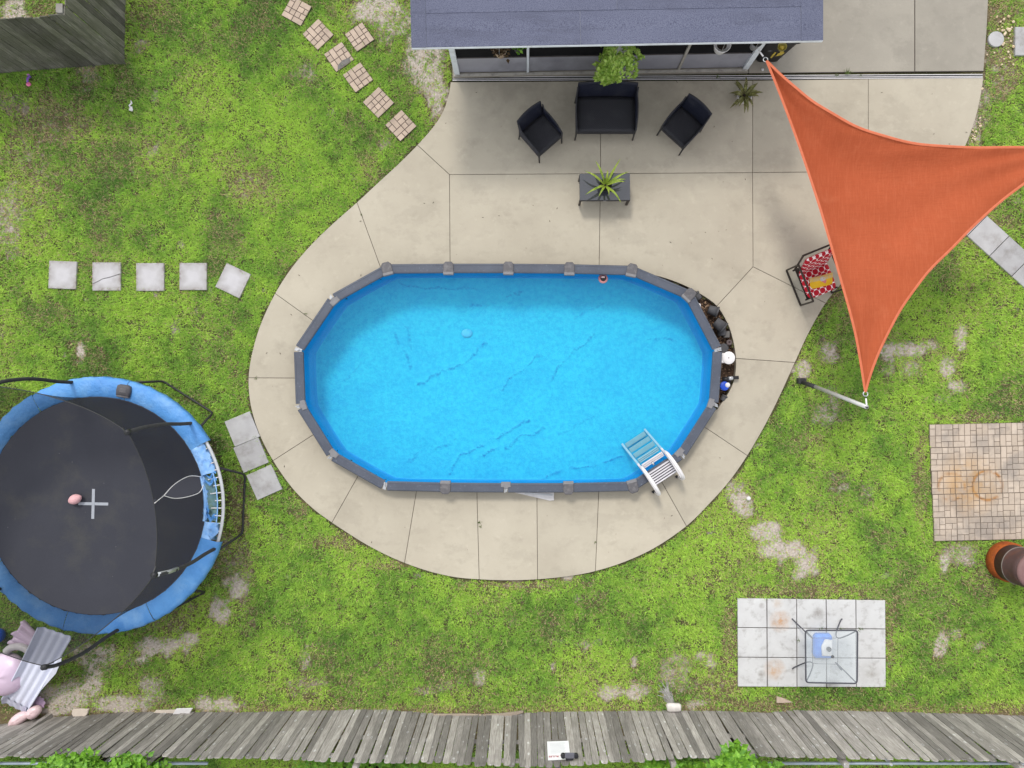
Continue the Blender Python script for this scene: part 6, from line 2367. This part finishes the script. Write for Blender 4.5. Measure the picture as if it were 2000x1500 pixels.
bmesh_var = [board_mesh(k) for k in range(10)]
for b_ in bmesh_var:
    b_.materials.append(M['fence_wood'])
x = -13.1
k = 0
while x < 11.9:
    w_ = BW + rr.uniform(-0.012, 0.012)
    yb, yt = np.interp(x, bx, by), np.interp(x, tx_, ty_)
    lean = math.atan2(yt - yb, FH)
    o = place('board', bmesh_var[rr.randrange(10)], M['fence_wood'], fence, (x, yb + 6.58 + rr.uniform(-0.008, 0.008), rr.uniform(-0.03, 0.01)),
              (-lean + rr.uniform(-0.006, 0.006), rr.gauss(0, 0.009), rr.uniform(-0.05, 0.05)), (w_ / BW * 0.985, 1, 1 + rr.uniform(-0.012, 0.006)))
    x += w_ + (rr.uniform(0.001, 0.005) if rr.random() > 0.04 else 0.016)
    k += 1
for z in (0.35, 1.0, 1.65):
    xs = np.linspace(-13.1, 11.9, 40)
    for a_, b_ in zip(xs[:-1], xs[1:]):
        if True:
            f = z / FH
            ya = np.interp(a_, bx, by) * (1 - f) + np.interp(a_, tx_, ty_) * f + 6.58 - 0.045
            yb = np.interp(b_, bx, by) * (1 - f) + np.interp(b_, tx_, ty_) * f + 6.58 - 0.045
            if z != 0.35:
                MB().bar((a_ + 0.002, ya, z), (b_ - 0.002, yb, z), 0.04, 0.085).build('rail', M['fence_wood'], fence)
for px_ in (-20, 300, 700, 1090, 1310, 1640, 1975):
    xx = P(px_, 1480, 1.6).x
    yy_ = np.interp(xx, tx_, ty_) + 6.58 - 0.12
    MB().box((xx, yy_, 0.95), (0.09, 0.09, 1.96)).build('post', M['fence_wood'], fence)

# chain link rail and hedge of the neighbours
cl = empty('chain_link_fence', (0, -6.86, GZ))
tag(cl, 'low neighbouring chain link fence rail just behind the wooden fence', 'fence')
for a_, b_ in ((-13, -5.9), (3.9, 11.5)):
    MB().tube([(a_, 0, 1.5), (b_, 0, 1.5)], 0.028, 8).build('top_rail', simple('blue_grey_rail', (0.30, 0.36, 0.42), rough=0.4, metal=0.4), cl, True)
    for xx in np.arange(a_ + 0.4, b_, 2.4):
        MB().tube([(xx, 0, 0), (xx, 0, 1.55)], 0.03, 8).build('post', M['metal_grey'], cl, True)


def shrub(label, px, py, z, rx, ry, rz_, n, seed, size=0.11):
    rr2 = random.Random(seed)
    q = P(px, py, z)
    e = empty('shrub', (q.x, q.y, GZ))
    tag(e, label, 'shrub', 'shrubs behind the lower fence')
    pts, st = [], MB()
    for _ in range(n):
        d_ = Vector((rr2.gauss(0, 1), rr2.gauss(0, 1), rr2.gauss(0, 1))).normalized() * rr2.uniform(0.55, 1.0)
        lump = 1 + 0.3 * math.sin(5 * d_.x + seed) * math.sin(4 * d_.y)
        pt = (d_.x * rx * lump, d_.y * ry, z - rz_ * 0.5 + d_.z * rz_ * lump)
        if q.y + pt[1] > -6.78 and pt[2] < 1.98:
            continue
        pts.append(pt)
    for _ in range(9):
        a_ = rr2.choice(pts)
        yb_ = min(-7.02 - q.y, -0.05)
        st.tube([(rr2.gauss(0, 0.1), yb_, 0), (a_[0] * 0.5, yb_ + 0.04, min(a_[2] * 0.8, 1.9)), (a_[0] * 0.8, min(a_[1], yb_ + 0.16), max(a_[2] * 0.97, 1.3)), a_], [0.02, 0.014, 0.009, 0.004], 5)
    st.build('stems', M['dark_brown_metal'], e)
    leaf_cloud('foliage', e, M['hedge'], pts, size, rr2, -0.1)


shrub('bright green leafy shrub poking over the left end of the lower fence', 140, 1503, 2.05, 0.80, 0.34, 0.34, 2300, 1)
shrub('green leafy shrub behind the fence beside the left shrub', 250, 1505, 2.03, 0.62, 0.32, 0.34, 1700, 2)
shrub('spiky green shrub tip rising above the fence right of the sign', 1440, 1496, 2.10, 0.34, 0.34, 0.4, 800, 3, 0.17)
shrub('low green shrub behind the fence between sign and spiky shrub', 1330, 1512, 1.9, 0.7, 0.30, 0.36, 1100, 4, 0.14)
shrub('dark green ground shrub behind the middle of the fence', 700, 1520, 0.6, 1.3, 0.3, 0.4, 1100, 5, 0.1)
shrub('small green shrub behind the fence at the right of the spiky one', 1500, 1508, 1.95, 0.3, 0.28, 0.35, 480, 6, 0.13)

# sign on the fence
SGX0, SGX1 = 1068.5, 1112.5


def on_fence(px, py):
    """the point of the fence face that the photo shows at this pixel"""
    best = None
    for z in np.linspace(0.1, 2.1, 201):
        p = P(px, py, z)
        yb, yt = np.interp(p.x, bx, by), np.interp(p.x, tx_, ty_)
        yf = yb + (yt - yb) * z / FH
        d_ = abs(p.y - yf)
        if best is None or d_ < best[0]:
            best = (d_, p)
    return best[1]


s00, s10, s11, s01 = on_fence(1068.5, 1451), on_fence(1110.5, 1449.5), on_fence(1113, 1484), on_fence(1069.5, 1487.5)
sg = empty('pool_sign', s00)
tag(sg, 'white sign with red heading and small grey print on the lower fence', 'sign')
ux = (s10 - s00).normalized()
uy = (s01 - s00)
uy = (uy - ux * uy.dot(ux))
SH, SW = uy.length, (s10 - s00).length
uy.normalize()
un = ux.cross(uy)
if un.y < 0:
    un = -un


def sgp(u, v, d_=0.0):
    return ux * (u * SW) + uy * (v * SH) + un * (0.022 + d_)


vs = [sgp(u, v) for u, v in ((0, 0), (1, 0), (1, 1), (0, 1))] + [sgp(u, v, 0.006) for u, v in ((0, 0), (1, 0), (1, 1), (0, 1))]
MB().add(vs, [(0, 1, 2, 3), (7, 6, 5, 4), (0, 4, 5, 1), (1, 5, 6, 2), (2, 6, 7, 3), (3, 7, 4, 0)]).build('panel', simple('white_sign', (0.78, 0.78, 0.79), (0.72, 0.72, 0.74), rough=0.35), sg)
ptx = simple('faint_grey_print', (0.62, 0.63, 0.66), rough=0.5, bump=0)
for k in range(11):
    v0 = 0.10 + k * 0.055
    ue = 0.86 - 0.12 * ((k * 7) % 5) / 5
    MB().add([sgp(u, v, 0.0085) for u, v in ((0.12, v0), (ue, v0), (ue, v0 + 0.018), (0.12, v0 + 0.018))], [(0, 1, 2, 3)]).build('print_line', ptx, sg)
cu = bpy.data.curves.new('heading', 'FONT')
cu.body = 'POOL RULES'
cu.align_x = 'CENTER'
cu.align_y = 'CENTER'
cu.size = 0.066
cu.extrude = 0.0015
cu.materials.append(simple('red_print', (0.42, 0.03, 0.06), rough=0.5, bump=0))
tmp = bpy.data.objects.new('heading_text', cu)
COL.objects.link(tmp)
bpy.context.view_layer.update()
hm = bpy.data.meshes.new_from_object(tmp.evaluated_get(bpy.context.evaluated_depsgraph_get()))
bpy.data.objects.remove(tmp)
ho = bpy.data.objects.new('heading', hm)
COL.objects.link(ho)
ho.parent = sg
rx_ = -ux          # reads for someone standing in the yard
ry_ = uy
rzv = rx_.cross(ry_)
ho.matrix_local = Matrix.Translation(sgp(0.5, 0.83, 0.011)) @ Matrix((rx_, ry_, rzv)).transposed().to_4x4()
# solar lamp
lp_ = on_fence(1112, 1484)
so_ = empty('solar_lamp', lp_ + un * 0.03)
tag(so_, 'small dark solar lamp fixed over the corner of the white sign', 'lamp')
MB().box((0, 0.10, 0.10), (0.17, 0.12, 0.02), m=Matrix.Rotation(math.radians(18), 3, 'X')).build('solar_panel', simple('solar_glass', (0.10, 0.10, 0.12), (0.13, 0.13, 0.15), rough=0.2), so_, bevel=0.004)
MB().box((0, 0.05, 0.05), (0.14, 0.10, 0.07)).build('body', M['black_plastic'], so_, bevel=0.01)
for s_ in (-1, 1):
    MB().lathe([(0.02, -0.03), (0.045, 0.0), (0.045, 0.05), (0.03, 0.055)], 16, c=(s_ * 0.115, 0.08, 0.04)).build('spotlight', M['black_plastic'], so_, True)
MB().bar((0, -0.02, -0.06), (0, 0.05, 0.03), 0.04, 0.03).build('bracket', M['black_metal'], so_)

# bits lying along the fence
def slabbit(name, label, cat, poly, z0, z1, mat_, rot=(0, 0, 0)):
    w = W2(poly)
    cx_, cy_ = sum(p[0] for p in w) / len(w), sum(p[1] for p in w) / len(w)
    o = MB().prism([(p[0] - cx_, p[1] - cy_) for p in w], z0, z1, 0.006).build(name, mat_, loc=(cx_, cy_, GZ + 0.02))
    o.rotation_euler = rot
    return tag(o, label, cat)


cream = simple('cream_stone', (0.60, 0.52, 0.44), (0.52, 0.45, 0.38), rough=0.85)
slabbit('flat_stone', 'cream flat stone leaning at the fence foot near the slide', 'stone', [(141, 1393), (143, 1385), (160, 1384), (174, 1385), (171, 1395), (158, 1404), (146, 1403)], 0.0, 0.05, cream)
slabbit('flat_stone', 'narrow cream stone next to the white board at the fence foot', 'stone', [(299, 1393), (305, 1387), (322, 1387), (345, 1386), (345, 1395), (325, 1396), (308, 1398)], 0.0, 0.04, cream)
slabbit('white_board', 'white square board leaning against the lower fence on the left', 'board', [(331, 1404), (347, 1381), (379, 1380), (364, 1404)], 0.05, 0.07, M['white_plastic'], (0.12, 0, 0))
slabbit('scrap_plank', 'pale split plank lying along the fence foot', 'plank', [(843, 1395), (905, 1394), (940, 1396), (941, 1400), (850, 1398)], 0.0, 0.05, M['scrap_wood'])
slabbit('scrap_plank', 'shorter pale plank end at the fence foot right of the split plank', 'plank', [(943, 1396), (985, 1393), (1022, 1388), (1022, 1392), (995, 1399), (944, 1400)], 0.0, 0.05, M['scrap_wood'])
q = P(1317, 1385, 0.1)
mo = empty('mop_head', (q.x, q.y, GZ))
tag(mo, 'white mop head with matted grey strands lying at the fence foot', 'mop')
MB().prism([(-0.13, -0.06), (-0.10, -0.085), (0.12, -0.085), (0.155, -0.05), (0.155, 0.05), (0.12, 0.08), (-0.12, 0.085), (-0.15, 0.05)], 0.03, 0.12, 0.03).build('block', simple('mop_white', (0.66, 0.62, 0.58), rough=0.7), mo, True)
m = MB()
rr = random.Random(6)
for k in range(34):
    a_, b_, c_ = P(1311 + rr.gauss(0, 4), 1377, 0.03), P(1306 + rr.gauss(0, 4), 1362 + rr.gauss(0, 3), 0.03), P(1298 + rr.gauss(0, 6), 1345 + rr.gauss(0, 8), 0.02)
    pts = catmull([p - Vector((q.x, q.y, 0)) + Vector((0, 0, rr.uniform(0, 0.03))) for p in (a_, b_, c_)], 4)
    m.tube(pts, 0.006, 4)
m.build('strands', simple('matted_grey', (0.42, 0.41, 0.39), (0.22, 0.21, 0.19), scale=12, rough=0.95), mo)

# ------------------------------------------------------------------ upper left fence
uf = empty('corner_fence', P(241, 122, 0))
tag(uf, 'dark mossy wooden corner fence in the upper left', 'fence')
uo = Vector(uf.location)
bvar = [board_mesh(40 + k, 1.92, 0.14, False) for k in range(6)]
for b_ in bvar:
    b_.materials.append(M['fence_dark'])
rr = random.Random(31)
runs = [(P(241, 122), P(-120, 150)), (P(241, 122), P(247, -190))]
for ri, (a_, b_) in enumerate(runs):
    d_ = (b_ - a_)
    L_ = d_.length
    d_.normalize()
    rz_ = math.atan2(d_.y, d_.x)
    s_ = 0.08
    while s_ < L_:
        p = a_ + d_ * s_ - uo
        o = place('board', bvar[rr.randrange(6)], M['fence_dark'], uf, (p.x, p.y, GZ - rr.uniform(0, 0.02)), (rr.uniform(-0.008, 0.008), rr.gauss(0, 0.004), rz_), (1, 1, 1 + rr.uniform(-0.006, 0.006)))
        s_ += 0.1445
    outn = Vector((-d_.y, d_.x, 0))
    if ri == 0 and outn.y < 0 or ri == 1 and outn.x > 0:
        outn = -outn
    for z in (0.35, 1.0, 1.65):
        MB().bar(a_ + d_ * 0.1 - uo + outn * 0.035 + Vector((0, 0, z)), b_ - uo + outn * 0.035 + Vector((0, 0, z)), 0.04, 0.085).build('rail', M['fence_dark'], uf)
MB().box((-0.055, 0.055, 0.95), (0.09, 0.09, 1.9)).build('post', simple('pale_post', (0.24, 0.23, 0.21), (0.17, 0.165, 0.15), rough=0.9), uf)
MB().box((0.012, -0.012, 0.93), (0.03, 0.03, 1.92)).build('corner_trim', M['fence_dark'], uf)
MB().box((-0.10, 0.12, 1.80), (0.12, 0.16, 0.10)).build('post_block', simple('pale_block', (0.22, 0.20, 0.18)), uf)

# toys and litter on the lawn
q = P(58, 160, 0)
ty = empty('pink_toy', (q.x, q.y, 0))
tag(ty, 'small pink and purple toy in the grass by the dark corner fence', 'toy')
MB().blob((0.0, -0.06, 0.03), (0.05, 0.045, 0.03), 14, 8, 0.1, 3).build('body', simple('toy_pink', (0.75, 0.18, 0.35), rough=0.5), ty, True)
MB().tube([(-0.02, -0.03, 0.03), (-0.015, 0.05, 0.04), (0.02, 0.12, 0.03), (0.04, 0.08, 0.02)], [0.02, 0.022, 0.025, 0.012], 8).build('tail', simple('toy_purple', (0.22, 0.10, 0.42), rough=0.5), ty, True)
MB().blob((0.0, 0.13, 0.04), (0.03, 0.02, 0.02), 12, 8).build('head', simple('toy_mauve', (0.55, 0.22, 0.5), rough=0.5), ty, True)
q = P(257, 207, 0)
wt = empty('white_toy', (q.x, q.y, -0.01))
tag(wt, 'small crumpled white plastic scrap on the upper left lawn', 'litter')
MB().blob((0.0, -0.07, 0.03), (0.04, 0.05, 0.025), 12, 8, 0.2, 5).build('lump', M['white_plastic'], wt, True)
MB().tube([(0, -0.05, 0.03), (-0.035, 0.0, 0.035), (0.015, 0.05, 0.03), (-0.005, 0.10, 0.03)], [0.02, 0.016, 0.018, 0.01], 7).build('twist', M['white_plastic'], wt, True)
slabbit('tile_shard', 'small tan tile shard at the lower edge of the small patio', 'shard', [(1517, 1360), (1533, 1365), (1549, 1372), (1530, 1373), (1517, 1373)], 0.0, 0.03, M['brick_tan'])
